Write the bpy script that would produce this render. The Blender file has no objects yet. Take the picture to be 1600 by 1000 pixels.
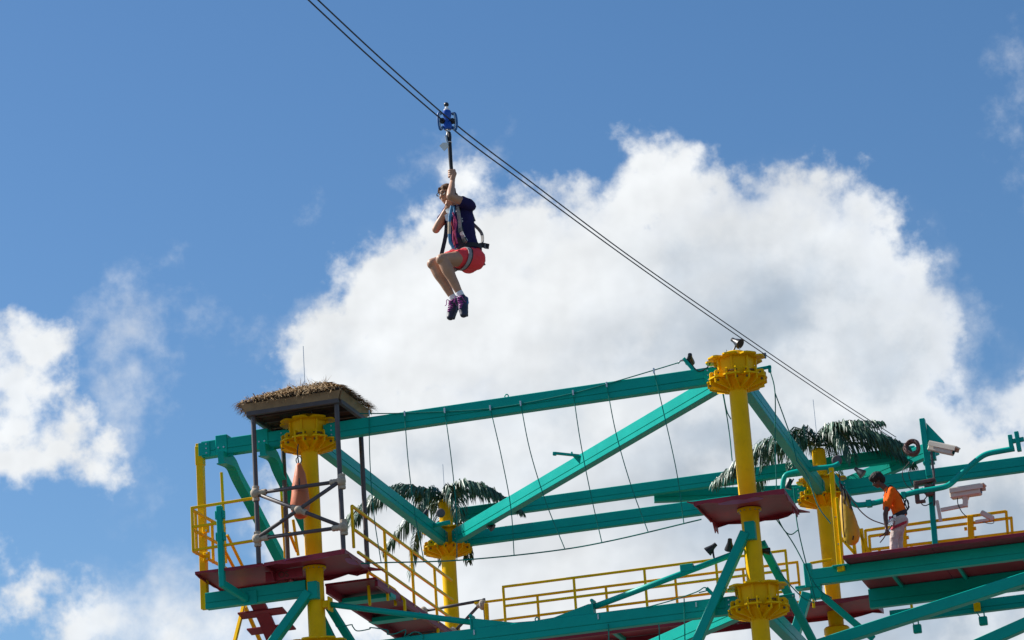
import bpy, bmesh, math, random
from mathutils import Vector, Matrix, noise as mnoise
random.seed(7)
scene = bpy.context.scene
COL = scene.collection
rad = math.radians

# ------------------------------------------------------------------ camera
FPX, PITCH, ROLL = 4359.07, rad(17.9728), rad(3.9592)     # long lens, looking up at the course from the ground
EYE = Vector((0, 0, 1.6))
FWD = Vector((0, math.cos(PITCH), math.sin(PITCH)))
_u0 = Vector((0, -math.sin(PITCH), math.cos(PITCH)))
CRIGHT = math.cos(ROLL) * Vector((1, 0, 0)) - math.sin(ROLL) * _u0
CUP = math.sin(ROLL) * Vector((1, 0, 0)) + math.cos(ROLL) * _u0
cam_data = bpy.data.cameras.new('camera')
cam = bpy.data.objects.new('camera', cam_data); COL.objects.link(cam)
cam_data.sensor_width = 36; cam_data.lens = FPX / 1600 * 36
cam_data.clip_start = 0.5; cam_data.clip_end = 9000
m = Matrix((CRIGHT, CUP, -FWD)).transposed().to_4x4(); m.translation = EYE
cam.matrix_world = m
scene.camera = cam

# ------------------------------------------------------------------ light and sky
SUN_EL, SUN_AZ = rad(42), rad(-70)          # high, to the left and a little behind the towers
SUN_DIR = Vector((math.sin(SUN_AZ) * math.cos(SUN_EL), math.cos(SUN_AZ) * math.cos(SUN_EL), math.sin(SUN_EL)))
SKY_STRENGTH = 0.085
sl = bpy.data.lights.new('sun', 'SUN'); sl.energy = 5.0; sl.angle = rad(0.53); sl.color = (1, .955, .88)
so = bpy.data.objects.new('sun', sl); COL.objects.link(so)
so.rotation_euler = SUN_DIR.to_track_quat('Z', 'Y').to_euler(); so.location = (-30, 30, 60)
scene.view_settings.view_transform = 'Standard'; scene.view_settings.look = 'None'
scene.view_settings.exposure = 0.5; scene.view_settings.gamma = 1; scene.view_settings.use_curve_mapping = False


def ray(px, py):
    return FWD + CRIGHT * ((px - 800) / FPX) - CUP * ((py - 500) / FPX)


class NT:
    """small node-graph writer"""
    def __init__(s, tree): s.t = tree; s.n = tree.nodes; s.l = tree.links
    def put(s, sock, v):
        if hasattr(v, 'is_output'): s.l.new(v, sock)
        elif v is not None: sock.default_value = v
    def math(s, op, a, b=None, c=None, clamp=False):
        n = s.n.new('ShaderNodeMath'); n.operation = op; n.use_clamp = clamp
        for i, v in enumerate((a, b, c)):
            if v is not None: s.put(n.inputs[i], v)
        return n.outputs[0]
    def vec(s, op, a, b=None, scale=None):
        n = s.n.new('ShaderNodeVectorMath'); n.operation = op
        s.put(n.inputs[0], a)
        if b is not None: s.put(n.inputs[1], b)
        if scale is not None: s.put(n.inputs['Scale'], scale)
        return n.outputs['Value'] if op in ('LENGTH', 'DOT_PRODUCT', 'DISTANCE') else n.outputs[0]
    def noise(s, v, scale, detail=6, rough=.55, color=False, dist=0.0):
        n = s.n.new('ShaderNodeTexNoise'); n.inputs['Scale'].default_value = scale
        n.inputs['Detail'].default_value = detail; n.inputs['Roughness'].default_value = rough
        n.inputs['Distortion'].default_value = dist
        if v is not None: s.l.new(v, n.inputs['Vector'])
        return n.outputs['Color'] if color else n.outputs['Fac']
    def step(s, v, lo, hi):
        n = s.n.new('ShaderNodeMapRange'); n.interpolation_type = 'SMOOTHSTEP'
        s.put(n.inputs[0], v); n.inputs[1].default_value = lo; n.inputs[2].default_value = hi
        return n.outputs[0]
    def mix(s, f, a, b):
        n = s.n.new('ShaderNodeMix'); n.data_type = 'RGBA'
        s.put(n.inputs[0], f); s.put(n.inputs[6], a); s.put(n.inputs[7], b)
        return n.outputs[2]
    def comb(s, x, y, z=0.0):
        n = s.n.new('ShaderNodeCombineXYZ')
        for i, v in enumerate((x, y, z)): s.put(n.inputs[i], v)
        return n.outputs[0]


def build_world():
    w = bpy.data.worlds.new('World'); scene.world = w; w.use_nodes = True
    t = w.node_tree; t.nodes.clear(); g = NT(t)
    sky = t.nodes.new('ShaderNodeTexSky'); sky.sky_type = 'NISHITA'; sky.sun_disc = False
    sky.sun_elevation = SUN_EL; sky.sun_rotation = SUN_AZ
    sky.altitude = 0; sky.air_density = 1.0; sky.dust_density = 0.4; sky.ozone_density = 3.0
    hs = t.nodes.new('ShaderNodeHueSaturation'); hs.inputs['Saturation'].default_value = SKY_SAT
    hs.inputs['Value'].default_value = SKY_VAL; hs.inputs['Hue'].default_value = SKY_HUE
    t.links.new(sky.outputs[0], hs.inputs['Color'])
    d = t.nodes.new('ShaderNodeTexCoord').outputs['Generated']
    sep = t.nodes.new('ShaderNodeSeparateXYZ'); t.links.new(d, sep.inputs[0])
    az = g.math('ARCTAN2', sep.outputs[0], sep.outputs[1]); el = g.math('ARCSINE', sep.outputs[2])
    K = FPX
    uv = g.comb(g.math('MULTIPLY', az, K), g.math('MULTIPLY', el, K))
    warp = g.vec('MULTIPLY_ADD', g.noise(d, 26, 5, .6, True), (150, 150, 0))
    t.nodes[-1].inputs[2].default_value = (-75, -75, 0)
    warp2 = g.vec('MULTIPLY_ADD', g.noise(d, 95, 4, .6, True), (44, 44, 0))
    t.nodes[-1].inputs[2].default_value = (-22, -22, 0)
    p = g.vec('ADD', g.vec('ADD', uv, warp), warp2)

    def field(blobs, k):
        out = None
        for (px, py, rx, ry) in blobs:
            dr = ray(px, py).normalized()
            c = (math.atan2(dr.x, dr.y) * K, math.asin(dr.z) * K, 0)
            q = g.vec('SUBTRACT', p, c)
            q = g.vec('MULTIPLY', q, (1, rx / ry, 0))
            f = g.math('SUBTRACT', float(rx), g.vec('LENGTH', q))
            if ry < rx: f = g.math('MULTIPLY', f, ry / rx)
            out = f if out is None else g.math('SMOOTH_MAX', out, f, float(k))
        return out
    cumulus = field(CUMULUS, 30)
    wisps = field(WISPS, 30)
    n1 = g.noise(d, 40, 8, .54)
    n2 = g.noise(d, 150, 6, .62)
    det = g.math('ADD', g.math('MULTIPLY', g.math('SUBTRACT', n1, .5), 190.0), g.math('MULTIPLY', g.math('SUBTRACT', n2, .5), 48.0))
    f = g.math('ADD', cumulus, det)
    # the rest of the sky carries scattered cumulus of the same kind
    away = g.step(g.vec('LENGTH', g.vec('MULTIPLY', g.vec('SUBTRACT', uv, (0, PITCH * K, 0)), (1, 1.5, 0))), 1150, 1500)
    nf = g.noise(d, 3.2, 9, .55)
    other = g.math('MULTIPLY', g.math('SUBTRACT', nf, .61), 900.0)
    other = g.math('MULTIPLY_ADD', g.math('SUBTRACT', away, 1.0), 800.0, other)
    f = g.math('MAXIMUM', f, other)
    soft = g.step(g.noise(d, 9, 2, .5), .47, .66)
    dens = g.mix(soft, g.step(f, -16, 40), g.step(f, -48, 95))
    wd = g.math('ADD', wisps, g.math('ADD', g.math('MULTIPLY', g.math('SUBTRACT', n1, .5), 330.0), g.math('MULTIPLY', g.math('SUBTRACT', n2, .5), 110.0)))
    wdens = g.math('MULTIPLY', g.step(wd, -40, 130), .62)
    dens = g.math('MAXIMUM', dens, wdens)
    # shading of the cloud mass: lit towards the sun, greyer in its thick, low parts
    off = Vector((SUN_DIR.x * .6, 0, SUN_DIR.z)).normalized() * .004
    d2 = g.vec('ADD', d, tuple(off))
    b1 = g.noise(d, 30, 4, .5); b2 = g.noise(d2, 30, 4, .5)
    d3 = g.vec('ADD', d, tuple(off * 2.6))
    b3 = g.noise(d, 11, 4, .5); b4 = g.noise(d3, 11, 4, .5)
    relief = g.math('ADD', g.math('MULTIPLY', g.math('SUBTRACT', b1, b2), .55), g.math('MULTIPLY', g.math('SUBTRACT', b3, b4), .9))
    deep = g.step(f, 10, 150)
    patch = g.step(g.noise(d, 14, 5, .55), .38, .72)
    thick = g.step(field(THICK, 60), -90, 120)
    grey = g.math('MULTIPLY', deep, g.math('MULTIPLY_ADD', patch, .20, g.math('MULTIPLY', thick, .80)), clamp=True)
    base = g.mix(grey, (.83, .855, .875, 1), (.34, .43, .54, 1))
    shade = g.math('ADD', 1.0, relief)
    ccol = g.vec('SCALE', base, None, scale=g.math('MULTIPLY', shade, CLOUD_GAIN / SKY_STRENGTH))
    col = g.mix(dens, hs.outputs[0], ccol)
    bg = t.nodes.new('ShaderNodeBackground'); bg.inputs[1].default_value = SKY_STRENGTH
    t.links.new(col, bg.inputs[0])
    out = t.nodes.new('ShaderNodeOutputWorld'); t.links.new(bg.outputs[0], out.inputs[0])


SKY_SAT, SKY_VAL, SKY_HUE, CLOUD_GAIN = 1.20, 0.97, 0.5, 0.745
CUMULUS = [(1075, 262, 45, 40), (1335, 335, 72, 60), (1390, 430, 60, 70), (500, 560, 40, 50), (615, 435, 95, 85), (665, 365, 62, 50), (725, 300, 45, 50), (110, 660, 70, 60), (1150, 480, 250, 225), (920, 470, 215, 190), (1270, 420, 140, 140), (1340, 550, 160, 150), (740, 490, 185, 165), (1440, 560, 60, 60), (700, 690, 200, 150), (860, 620, 200, 120), (1100, 680, 300, 140), (1400, 720, 180, 120), (600, 650, 110, 90),
           (640, 530, 130, 120), (560, 590, 110, 100), (480, 570, 52, 62), (450, 545, 22, 26), (1020, 300, 80, 66), (1110, 320, 80, 58), (1215, 330, 80, 58),
           (1300, 350, 70, 58), (860, 340, 75, 62), (1045, 232, 30, 20), (1000, 262, 45, 32), (900, 860, 440, 270), (1350, 880, 400, 250), (1560, 830, 150, 180), (560, 780, 140, 160),
           (510, 900, 120, 170), (1597, 635, 42, 66), (60, 545, 64, 62), (25, 640, 85, 82), (100, 690, 68, 62), (30, 715, 90, 52),
           (150, 740, 42, 46), (60, 930, 55, 55), (150, 985, 95, 55), (270, 985, 75, 60), (345, 985, 70, 55), (30, 880, 22, 22)]
THICK = [(1200, 490, 170, 85), (1010, 560, 120, 60), (1420, 640, 120, 130), (1500, 880, 340, 190), (1240, 760, 280, 160), (850, 660, 110, 50), (1060, 390, 50, 30), (640, 720, 120, 60), (520, 560, 30, 20)]
WISPS = [(205, 480, 65, 45), (245, 530, 30, 45), (650, 370, 70, 55), (722, 285, 50, 50), (1500, 560, 40, 60), (170, 620, 60, 90),
         (1590, 140, 22, 18), (1597, 245, 18, 36), (1440, 470, 50, 60), (460, 520, 50, 30)]
build_world()

# ------------------------------------------------------------------ materials


def mat(name, color, rough=.5, metal=0.0, spec=.5, var=.08, vscale=3.0, bump=0.0, bscale=60, coat=0.0, dirt=0.0, dirtcol=(.08, .06, .04)):
    M = bpy.data.materials.new(name); M.use_nodes = True
    g = NT(M.node_tree); b = M.node_tree.nodes['Principled BSDF']
    tc = M.node_tree.nodes.new('ShaderNodeTexCoord').outputs['Object']
    c = tuple(color) + (1,)
    n = g.noise(tc, vscale, 6, .6)
    lo = tuple(x * (1 - var) for x in color) + (1,); hi = tuple(min(1, x * (1 + var)) for x in color) + (1,)
    out = g.mix(g.step(n, .3, .7), lo, hi)
    if dirt > 0:
        dn = g.math('MULTIPLY', g.step(g.noise(tc, vscale * 2.3, 9, .68), .52, .74), dirt)
        out = g.mix(dn, out, tuple(dirtcol) + (1,))
    M.node_tree.links.new(out, b.inputs['Base Color'])
    rn = g.math('MULTIPLY_ADD', n, .16, rough - .08)
    M.node_tree.links.new(rn, b.inputs['Roughness'])
    b.inputs['Metallic'].default_value = metal
    b.inputs['Specular IOR Level'].default_value = spec
    b.inputs['Coat Weight'].default_value = coat; b.inputs['Coat Roughness'].default_value = .15
    if bump > 0:
        bn = M.node_tree.nodes.new('ShaderNodeBump'); bn.inputs['Strength'].default_value = bump; bn.inputs['Distance'].default_value = .01
        M.node_tree.links.new(g.noise(tc, bscale, 4, .6), bn.inputs['Height']); M.node_tree.links.new(bn.outputs[0], b.inputs['Normal'])
    return M


TEAL = mat('teal_paint', (.001, .37, .30), .36, spec=.14, var=.07, vscale=1.3, dirt=.25, dirtcol=(.001, .22, .19), bump=.05, bscale=8)
YEL = mat('yellow_paint', (.90, .52, .001), .38, spec=.10, var=.06, vscale=2, dirt=.22, dirtcol=(.45, .22, .01), bump=.05, bscale=10)
MAROON = mat('maroon_panel', (.29, .026, .046), .42, spec=.22, var=.25, vscale=1.2, dirt=.35, dirtcol=(.15, .016, .04), bump=.08, bscale=12)
PURPLE = mat('purple_panel', (.36, .10, .30), .5, spec=.2, var=.15, vscale=5)  # purple tone of the patches under two decks
GREYPOST = mat('grey_brown_post', (.085, .07, .075), .55, var=.15, vscale=6, bump=.1)
ROPEBEI = mat('beige_rope', (.46, .37, .28), .85, var=.2, vscale=30, bump=.5, bscale=90)
TIMBER = mat('tan_timber', (.30, .205, .12), .7, var=.2, vscale=5, dirt=.3, dirtcol=(.2, .12, .06), bump=.2)
DARKWOOD = mat('dark_timber', (.07, .045, .035), .75, var=.25, vscale=6, bump=.2)
THATCH = mat('dry_thatch', (.36, .245, .13), .85, var=.6, vscale=14, spec=.2)
LEAF = mat('palm_leaf', (.036, .105, .058), .46, var=.5, vscale=4, spec=.5)
RACHIS = mat('palm_stem', (.05, .09, .035), .6, var=.2)
BLACK = mat('black_plastic', (.012, .012, .014), .4, var=.2)
STEEL = mat('galvanised_steel', (.5, .5, .5), .35, metal=.9, var=.1)
CABLE = mat('dark_wire_rope', (.02, .02, .03), .55, var=.2)
GROPE = mat('green_rope', (.003, .20, .16), .7, spec=.2, var=.2, vscale=20)
BROPE = mat('brown_rope', (.16, .10, .09), .9, var=.4, vscale=40, bump=.5, bscale=80)
BEIGE = mat('beige_housing', (.62, .56, .47), .45, var=.06)
GLASS = mat('dark_lens', (.01, .01, .015), .1, var=.05)
BLUE = mat('blue_anodised', (.006, .075, .40), .3, var=.1, metal=.2)
ORANGE_BAG = mat('orange_bag_vinyl', (.62, .16, .06), .55, var=.15, vscale=5, bump=.25, bscale=14)
YELLOW_BAG = mat('yellow_bag_vinyl', (.58, .34, .008), .5, var=.12, vscale=5, bump=.25, bscale=14, dirt=.3, dirtcol=(.35, .2, .03))
SKIN = mat('fair_skin', (.46, .25, .155), .5, var=.1, vscale=9, spec=.4)
SKIN2 = mat('dark_skin', (.11, .045, .03), .45, var=.12, vscale=9, spec=.4)
HAIR = mat('brown_hair', (.13, .066, .032), .75, spec=.2, var=.4, vscale=40, bump=.4, bscale=70)
HAIR2 = mat('black_hair', (.012, .008, .008), .8, var=.4, vscale=50, bump=.8, bscale=60)
NAVY = mat('navy_cotton', (.018, .014, .075), .85, var=.2, vscale=14, bump=.3, bscale=18, spec=.2)
CORAL = mat('coral_shorts', (.95, .06, .072), .7, var=.12, vscale=9, bump=.3, bscale=22, spec=.3)
ORANGE = mat('orange_cotton', (.90, .13, .004), .85, var=.1, vscale=9, bump=.35, bscale=18, spec=.2)
KHAKI = mat('pale_khaki', (.56, .46, .43), .9, var=.12, vscale=9, bump=.35, bscale=16, spec=.2)
GREYWEB = mat('grey_webbing', (.30, .29, .29), .8, var=.15, vscale=30)
BLACKWEB = mat('black_webbing', (.015, .015, .02), .7, var=.2, vscale=30)
REDWEB = mat('red_webbing', (.42, .02, .04), .75, var=.15, vscale=30)
PINK = mat('pink_rope', (.55, .05, .17), .7, var=.3, vscale=60)
SKYROPE = mat('blue_rope', (.06, .21, .38), .7, var=.25, vscale=60)
TANROPE = mat('tan_sleeve', (.60, .44, .30), .7, var=.15, vscale=40)
WHITE = mat('white_cloth', (.80, .80, .80), .8, var=.05)
SHOE = mat('dark_shoe', (.022, .022, .045), .55, var=.3, vscale=20)
SHOEBLUE = mat('blue_shoe_panel', (.015, .12, .34), .5, var=.2, vscale=20)
LACE = mat('magenta_lace', (.48, .06, .36), .7, var=.2, vscale=50)
PAPER = mat('pale_tag', (.72, .74, .72), .6, var=.08)
RUST = mat('dark_bolt_steel', (.16, .11, .05), .6, metal=.4, var=.3)
GROUNDM = mat('pale_concrete', (.085, .085, .072), .85, var=.2, vscale=.12, dirt=.3, dirtcol=(.22, .2, .18))

# ------------------------------------------------------------------ object helpers


def tag(o, label=None, cat=None, group=None, kind=None):
    for k, v in (('label', label), ('category', cat), ('group', group), ('kind', kind)):
        if v: o[k] = v
    return o


def thing(name, label, cat, loc, group=None):
    o = bpy.data.objects.new(name, None); COL.objects.link(o); o.location = loc
    o.empty_display_size = .1
    return tag(o, label, cat, group)


def base_of(o):
    v = Vector((0, 0, 0))
    while o is not None:
        v += Vector(o.location); o = o.parent
    return v


def fin(name, bm, material, parent=None, smooth=False, angle=None):
    """link a bmesh (written in world coordinates) as one mesh object"""
    me = bpy.data.meshes.new(name)
    if parent is not None: bmesh.ops.translate(bm, verts=bm.verts, vec=-base_of(parent))
    bm.normal_update()
    if angle is not None:
        for f in bm.faces: f.smooth = True
        for e in bm.edges:
            if len(e.link_faces) == 2 and e.calc_face_angle(0) > angle: e.smooth = False
    elif smooth:
        for f in bm.faces: f.smooth = True
    bm.to_mesh(me); bm.free()
    for mm in (material if isinstance(material, (list, tuple)) else [material]): me.materials.append(mm)
    o = bpy.data.objects.new(name, me); COL.objects.link(o)
    if parent is not None: o.parent = parent
    return o


def solo(name, bm, material, label, cat, group=None, kind=None, origin=None, **kw):
    """a thing that is one mesh, its origin in its middle"""
    if origin is None:
        origin = sum((v.co for v in bm.verts), Vector()) / max(1, len(bm.verts))
    bmesh.ops.translate(bm, verts=bm.verts, vec=-Vector(origin))
    o = fin(name, bm, material, None, **kw); o.location = origin
    return tag(o, label, cat, group, kind)


def copy_tree(o, parent=None):
    c = o.copy(); COL.objects.link(c)
    c.parent = parent
    for ch in list(o.children): copy_tree(ch, c)
    return c


def BM(): return bmesh.new()


def frame(d, up=Vector((0, 0, 1))):
    d = d.normalized()
    x = d.cross(up)
    if x.length < 1e-4: x = d.cross(Vector((0, 1, 0)))
    x.normalize(); return d, x, x.cross(d).normalized()


def bar(bm, a, b, w, h, up=Vector((0, 0, 1)), bev=.006):
    """square or flat bar from a to b: w across, h along up"""
    a = Vector(a); b = Vector(b); d, x, y = frame(b - a, up)
    vs = [bm.verts.new(p + x * sx * w / 2 + y * sy * h / 2) for p in (a, b) for sx, sy in ((-1, -1), (1, -1), (1, 1), (-1, 1))]
    fs = [(3, 2, 1, 0), (4, 5, 6, 7), (0, 1, 5, 4), (1, 2, 6, 5), (2, 3, 7, 6), (3, 0, 4, 7)]
    faces = [bm.faces.new([vs[i] for i in f]) for f in fs]
    if bev > 0:
        bmesh.ops.bevel(bm, geom=list({e for f in faces for e in f.edges}), offset=min(bev, w / 4, h / 4), segments=1, affect='EDGES')
    return bm


def block(bm, c, sx, sy, sz, ax=None, ay=None, bev=.006):
    ax = U if ax is None else ax; ay = V if ay is None else ay
    c = Vector(c)
    return bar(bm, c - ax * sx / 2, c + ax * sx / 2, sy, sz, ax.cross(ay), bev)


def prism(bm, pts, n, depth):
    """flat outline pts extruded by depth along n, centred"""
    n = n.normalized() * depth / 2
    lo = [bm.verts.new(Vector(p) - n) for p in pts]; hi = [bm.verts.new(Vector(p) + n) for p in pts]
    bm.faces.new(list(reversed(lo))); bm.faces.new(hi); k = len(pts)
    for i in range(k): bm.faces.new((lo[i], lo[(i + 1) % k], hi[(i + 1) % k], hi[i]))
    bmesh.ops.recalc_face_normals(bm, faces=bm.faces)
    return bm


def tube(bm, pts, r, seg=10, caps=True):
    pts = [Vector(p) for p in pts]
    rs = r if isinstance(r, (list, tuple)) else [r] * len(pts)
    rings = []; x = None
    for i, p in enumerate(pts):
        d = (pts[min(i + 1, len(pts) - 1)] - pts[max(i - 1, 0)]).normalized()
        if x is None: _, x, _y = frame(d)
        else: x = (x - d * x.dot(d)).normalized()
        y = d.cross(x)
        rings.append([bm.verts.new(p + (x * math.cos(a) + y * math.sin(a)) * rs[i]) for a in (2 * math.pi * k / seg for k in range(seg))])
    for a, b in zip(rings, rings[1:]):
        for k in range(seg): bm.faces.new((a[k], a[(k + 1) % seg], b[(k + 1) % seg], b[k]))
    if caps:
        bm.faces.new(list(reversed(rings[0]))); bm.faces.new(rings[-1])
    return bm


def lathe(bm, base, prof, seg=24, axis=Vector((0, 0, 1))):
    """profile (radius, distance along axis)"""
    d, x, y = frame(axis, Vector((0, 1, 0)))
    base = Vector(base); rings = []
    for r, h in prof:
        rings.append([bm.verts.new(base + d * h + (x * math.cos(a) + y * math.sin(a)) * max(r, 1e-4)) for a in (2 * math.pi * k / seg for k in range(seg))])
    for a, b in zip(rings, rings[1:]):
        for k in range(seg): bm.faces.new((a[k], a[(k + 1) % seg], b[(k + 1) % seg], b[k]))
    bm.faces.new(list(reversed(rings[0]))); bm.faces.new(rings[-1])
    bmesh.ops.recalc_face_normals(bm, faces=bm.faces)
    return bm


def ball(bm, c, rx, ry=None, rz=None, seg=16, rot=None):
    M_ = Matrix.Translation(Vector(c)) @ ((rot.to_4x4()) if rot else Matrix.Identity(4)) @ Matrix.Diagonal((rx, ry or rx, rz or rx, 1))
    bmesh.ops.create_uvsphere(bm, u_segments=seg, v_segments=max(6, seg // 2 + 2), radius=1, matrix=M_)
    return bm


def curve(pts, n=6):
    """Catmull-Rom through pts"""
    P = [Vector(p) for p in pts]; P = [2 * P[0] - P[1]] + P + [2 * P[-1] - P[-2]]; out = []
    for i in range(1, len(P) - 2):
        a, b, c, d = P[i - 1:i + 3]
        for k in range(n):
            t = k / n
            out.append(.5 * (2 * b + (c - a) * t + (2 * a - 5 * b + 4 * c - d) * t * t + (3 * b - a - 3 * c + d) * t ** 3))
    out.append(P[-2]); return out


def ribbon(bm, pts, w, side, th=.004):
    """webbing strap: pts the middle line, side the width direction (one or one per point)"""
    pts = [Vector(p) for p in pts]; rows = []
    for i, p in enumerate(pts):
        d = (pts[min(i + 1, len(pts) - 1)] - pts[max(i - 1, 0)]).normalized()
        s = Vector(side[i] if isinstance(side, list) else side); s = (s - d * s.dot(d)).normalized(); n = d.cross(s)
        rows.append([bm.verts.new(p + s * a * w / 2 + n * b * th / 2) for a, b in ((-1, -1), (1, -1), (1, 1), (-1, 1))])
    for a, b in zip(rows, rows[1:]):
        for k in range(4): bm.faces.new((a[k], a[(k + 1) % 4], b[(k + 1) % 4], b[k]))
    bm.faces.new(list(reversed(rows[0]))); bm.faces.new(rows[-1])
    return bm


def text_mesh(body, size, origin, xdir, ydir, material, name, parent, depth=.002):
    cu = bpy.data.curves.new(name, 'FONT'); cu.body = body; cu.size = size; cu.extrude = depth; cu.align_x = 'CENTER'; cu.align_y = 'CENTER'
    tmp = bpy.data.objects.new(name + '_curve', cu); COL.objects.link(tmp)
    dg = bpy.context.evaluated_depsgraph_get(); me = bpy.data.meshes.new_from_object(tmp.evaluated_get(dg))
    bpy.data.objects.remove(tmp); bpy.data.curves.remove(cu)
    bm = BM(); bm.from_mesh(me); bpy.data.meshes.remove(me)
    x = Vector(xdir).normalized(); z = x.cross(Vector(ydir)).normalized(); y = z.cross(x)
    M_ = Matrix((x, y, z)).transposed().to_4x4(); M_.translation = Vector(origin)
    bmesh.ops.transform(bm, matrix=M_, verts=bm.verts)
    return fin(name, bm, material, parent)


# ------------------------------------------------------------------ the course's plan: a 7.6 x 7.9 m bay of columns
CX, LX = Vector((3.669, 44.597, 0)), Vector((-3.661, 46.587, 0))
U = (LX - CX).normalized(); V = Vector((-U.y, U.x, 0))
if V.y < 0: V = -V
BU, BV = (LX - CX).length, 8.8            # bay size along the front row (U) and in depth (V)
Z = Vector((0, 0, 1))
SR_, SB_ = .145, BU + .27                 # the two back columns along the row
ZB = 14.87                                # middle of the upper steel
ZD = 12.55                                # deck level
ZL = 10.965                               # middle of the lower steel


def G(s, t, z): return CX + U * s + V * t + Z * z


def onrow(px, py, t):
    """point of the vertical row plane t seen in that direction"""
    d = ray(px, py); return EYE + d * ((CX + V * t - EYE).dot(V) / d.dot(V))


def onside(px, py, s):
    d = ray(px, py); return EYE + d * ((CX + U * s - EYE).dot(U) / d.dot(U))


def onlevel(px, py, z):
    d = ray(px, py); return EYE + d * ((z - EYE.z) / d.z)


# ------------------------------------------------------------------ ground
gb = BM()
R_ = 4000
vs = [gb.verts.new((x, y, 0)) for x, y in ((-R_, -R_), (R_, -R_), (R_, R_), (-R_, R_))]
gb.faces.new(vs)
ground = fin('ground', gb, GROUNDM); tag(ground, kind='structure')

# ------------------------------------------------------------------ columns


def star(r_out, r_in, wid, z, c, k=8, ph=0.0):
    """eight-tabbed flange outline"""
    pts = []
    for i in range(k):
        a = ph + 2 * math.pi * i / k
        d = Vector((math.cos(a), math.sin(a), 0)); e = Vector((-d.y, d.x, 0))
        b = a + math.pi / k
        pts += [c + d * r_out * .93 - e * wid / 2, c + d * r_out - e * wid * .32, c + d * r_out + e * wid * .32, c + d * r_out * .93 + e * wid / 2,
                c + Vector((math.cos(b), math.sin(b), 0)) * r_in]
    return [p + Z * z for p in pts]


PH = math.atan2(U.y, U.x)


def build_cap(root, c, zc):
    """connector: eight-sided drum between two notched plates, bolted lugs and a shallow underside"""
    bm = BM(); lathe(bm, c + Z * (zc - .13), [(.31, 0), (.325, .03), (.315, .16), (.325, .30), (.33, .345)], 8)
    bmesh.ops.rotate(bm, verts=bm.verts, cent=c, matrix=Matrix.Rotation(PH, 3, 'Z'))
    cap = fin('cap', bm, YEL, root)
    bm = prism(BM(), star(.49, .36, .25, zc + .225, c, ph=PH), Z, .026); fin('top_plate', bm, YEL, cap)
    bm = prism(BM(), star(.50, .35, .28, zc - .13, c, ph=PH), Z, .026); fin('bottom_plate', bm, YEL, cap)
    bm = BM(); lathe(bm, c + Z * (zc - .30), [(.152, -.01), (.19, .02), (.36, .13), (.37, .155)], 8)
    bmesh.ops.rotate(bm, verts=bm.verts, cent=c, matrix=Matrix.Rotation(PH, 3, 'Z')); fin('underside', bm, YEL, cap)
    for i in range(8):
        a = PH + 2 * math.pi * i / 8
        d = Vector((math.cos(a), math.sin(a), 0)); e = Vector((-d.y, d.x, 0))
        for sgn in (-1, 1):
            o = c + e * sgn * .075
            bm = prism(BM(), [o + d * .14 + Z * (zc - .145), o + d * .49 + Z * (zc - .145), o + d * .49 + Z * (zc - .225), o + d * .43 + Z * (zc - .245), o + d * .14 + Z * (zc - .33)], e, .02)
            fin('gusset', bm, YEL, cap)
            bm = prism(BM(), [o + d * .33 + Z * (zc - .115), o + d * .485 + Z * (zc - .115), o + d * .485 + Z * (zc - .035), o + d * .455 + Z * (zc - .01), o + d * .33 + Z * (zc - .01)], e, .02)
            fin('lug', bm, YEL, cap)
        bm = prism(BM(), [c + d * .325 + Z * (zc - .115), c + d * .345 + Z * (zc - .115), c + d * .365 + Z * (zc + .21), c + d * .325 + Z * (zc + .21)], e, .03)
        fin('rib', bm, YEL, cap)
        bm = BM(); tube(bm, [c + d * .42 + e * .1 + Z * (zc - .06), c + d * .42 - e * .1 + Z * (zc - .06)], .014, 8)
        for sgn in (-1, 1):
            lathe(bm, c + e * sgn * .087 + d * .44 + Z * (zc - .185), [(.022, 0), (.022, .018)], 6, axis=e * sgn)
            lathe(bm, c + e * sgn * .05 + d * .43 + Z * (zc - .117), [(.016, 0), (.016, .02), (.008, .02), (.008, .03)], 6)
        tag(fin('bolt', bm, RUST, cap), kind='stuff')
    return cap


def build_column(c, label, crown):
    root = thing('support_column', label, 'column', c, 'yellow steel columns')
    top = 15.12 if crown == 'disc' else 15.05
    bm = BM(); tube(bm, [c, c + Z * top], .15, 28); fin('pole', bm, YEL, root, angle=.6)
    build_cap(root, c, ZB); build_cap(root, c, ZL + .03)
    bm = BM(); lathe(bm, c + Z * 12.42, [(.152, -.02), (.155, .07), (.20, .075), (.20, .105), (.152, .107)], 28)
    col = fin('collar', bm, YEL, root, angle=.5)
    bm = BM()
    for k in range(12):
        a = 2 * math.pi * k / 12
        lathe(bm, c + Vector((math.cos(a), math.sin(a), 0)) * .178 + Z * 12.475, [(.012, 0), (.012, .022)], 6)
    tag(fin('bolt', bm, STEEL, col), kind='stuff')
    bm = BM(); lathe(bm, c, [(.30, .0), (.30, .04), (.16, .05), (.15, .06)], 24); fin('base_plate', bm, YEL, root)
    if crown == 'disc':
        bm = BM(); lathe(bm, c + Z * 15.10, [(.17, 0), (.19, .02), (.19, .10), (.17, .12)], 28); fin('top_cap', bm, YEL, root, angle=.5)
        for a in (.4, 2.2, 3.6, 5.3):
            q = c + Vector((math.cos(a), math.sin(a), 0)) * .15 + Z * 15.215
            bm = BM(); tube(bm, [q, q + Z * .05], .008, 6); fin('stud', bm, STEEL, root)
    else:
        bm = BM(); lathe(bm, c, [(.135, 15.04), (.135, 15.70), (.10, 15.74)], 24); fin('upper_post', bm, YEL, root, angle=.5)
    return root


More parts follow.
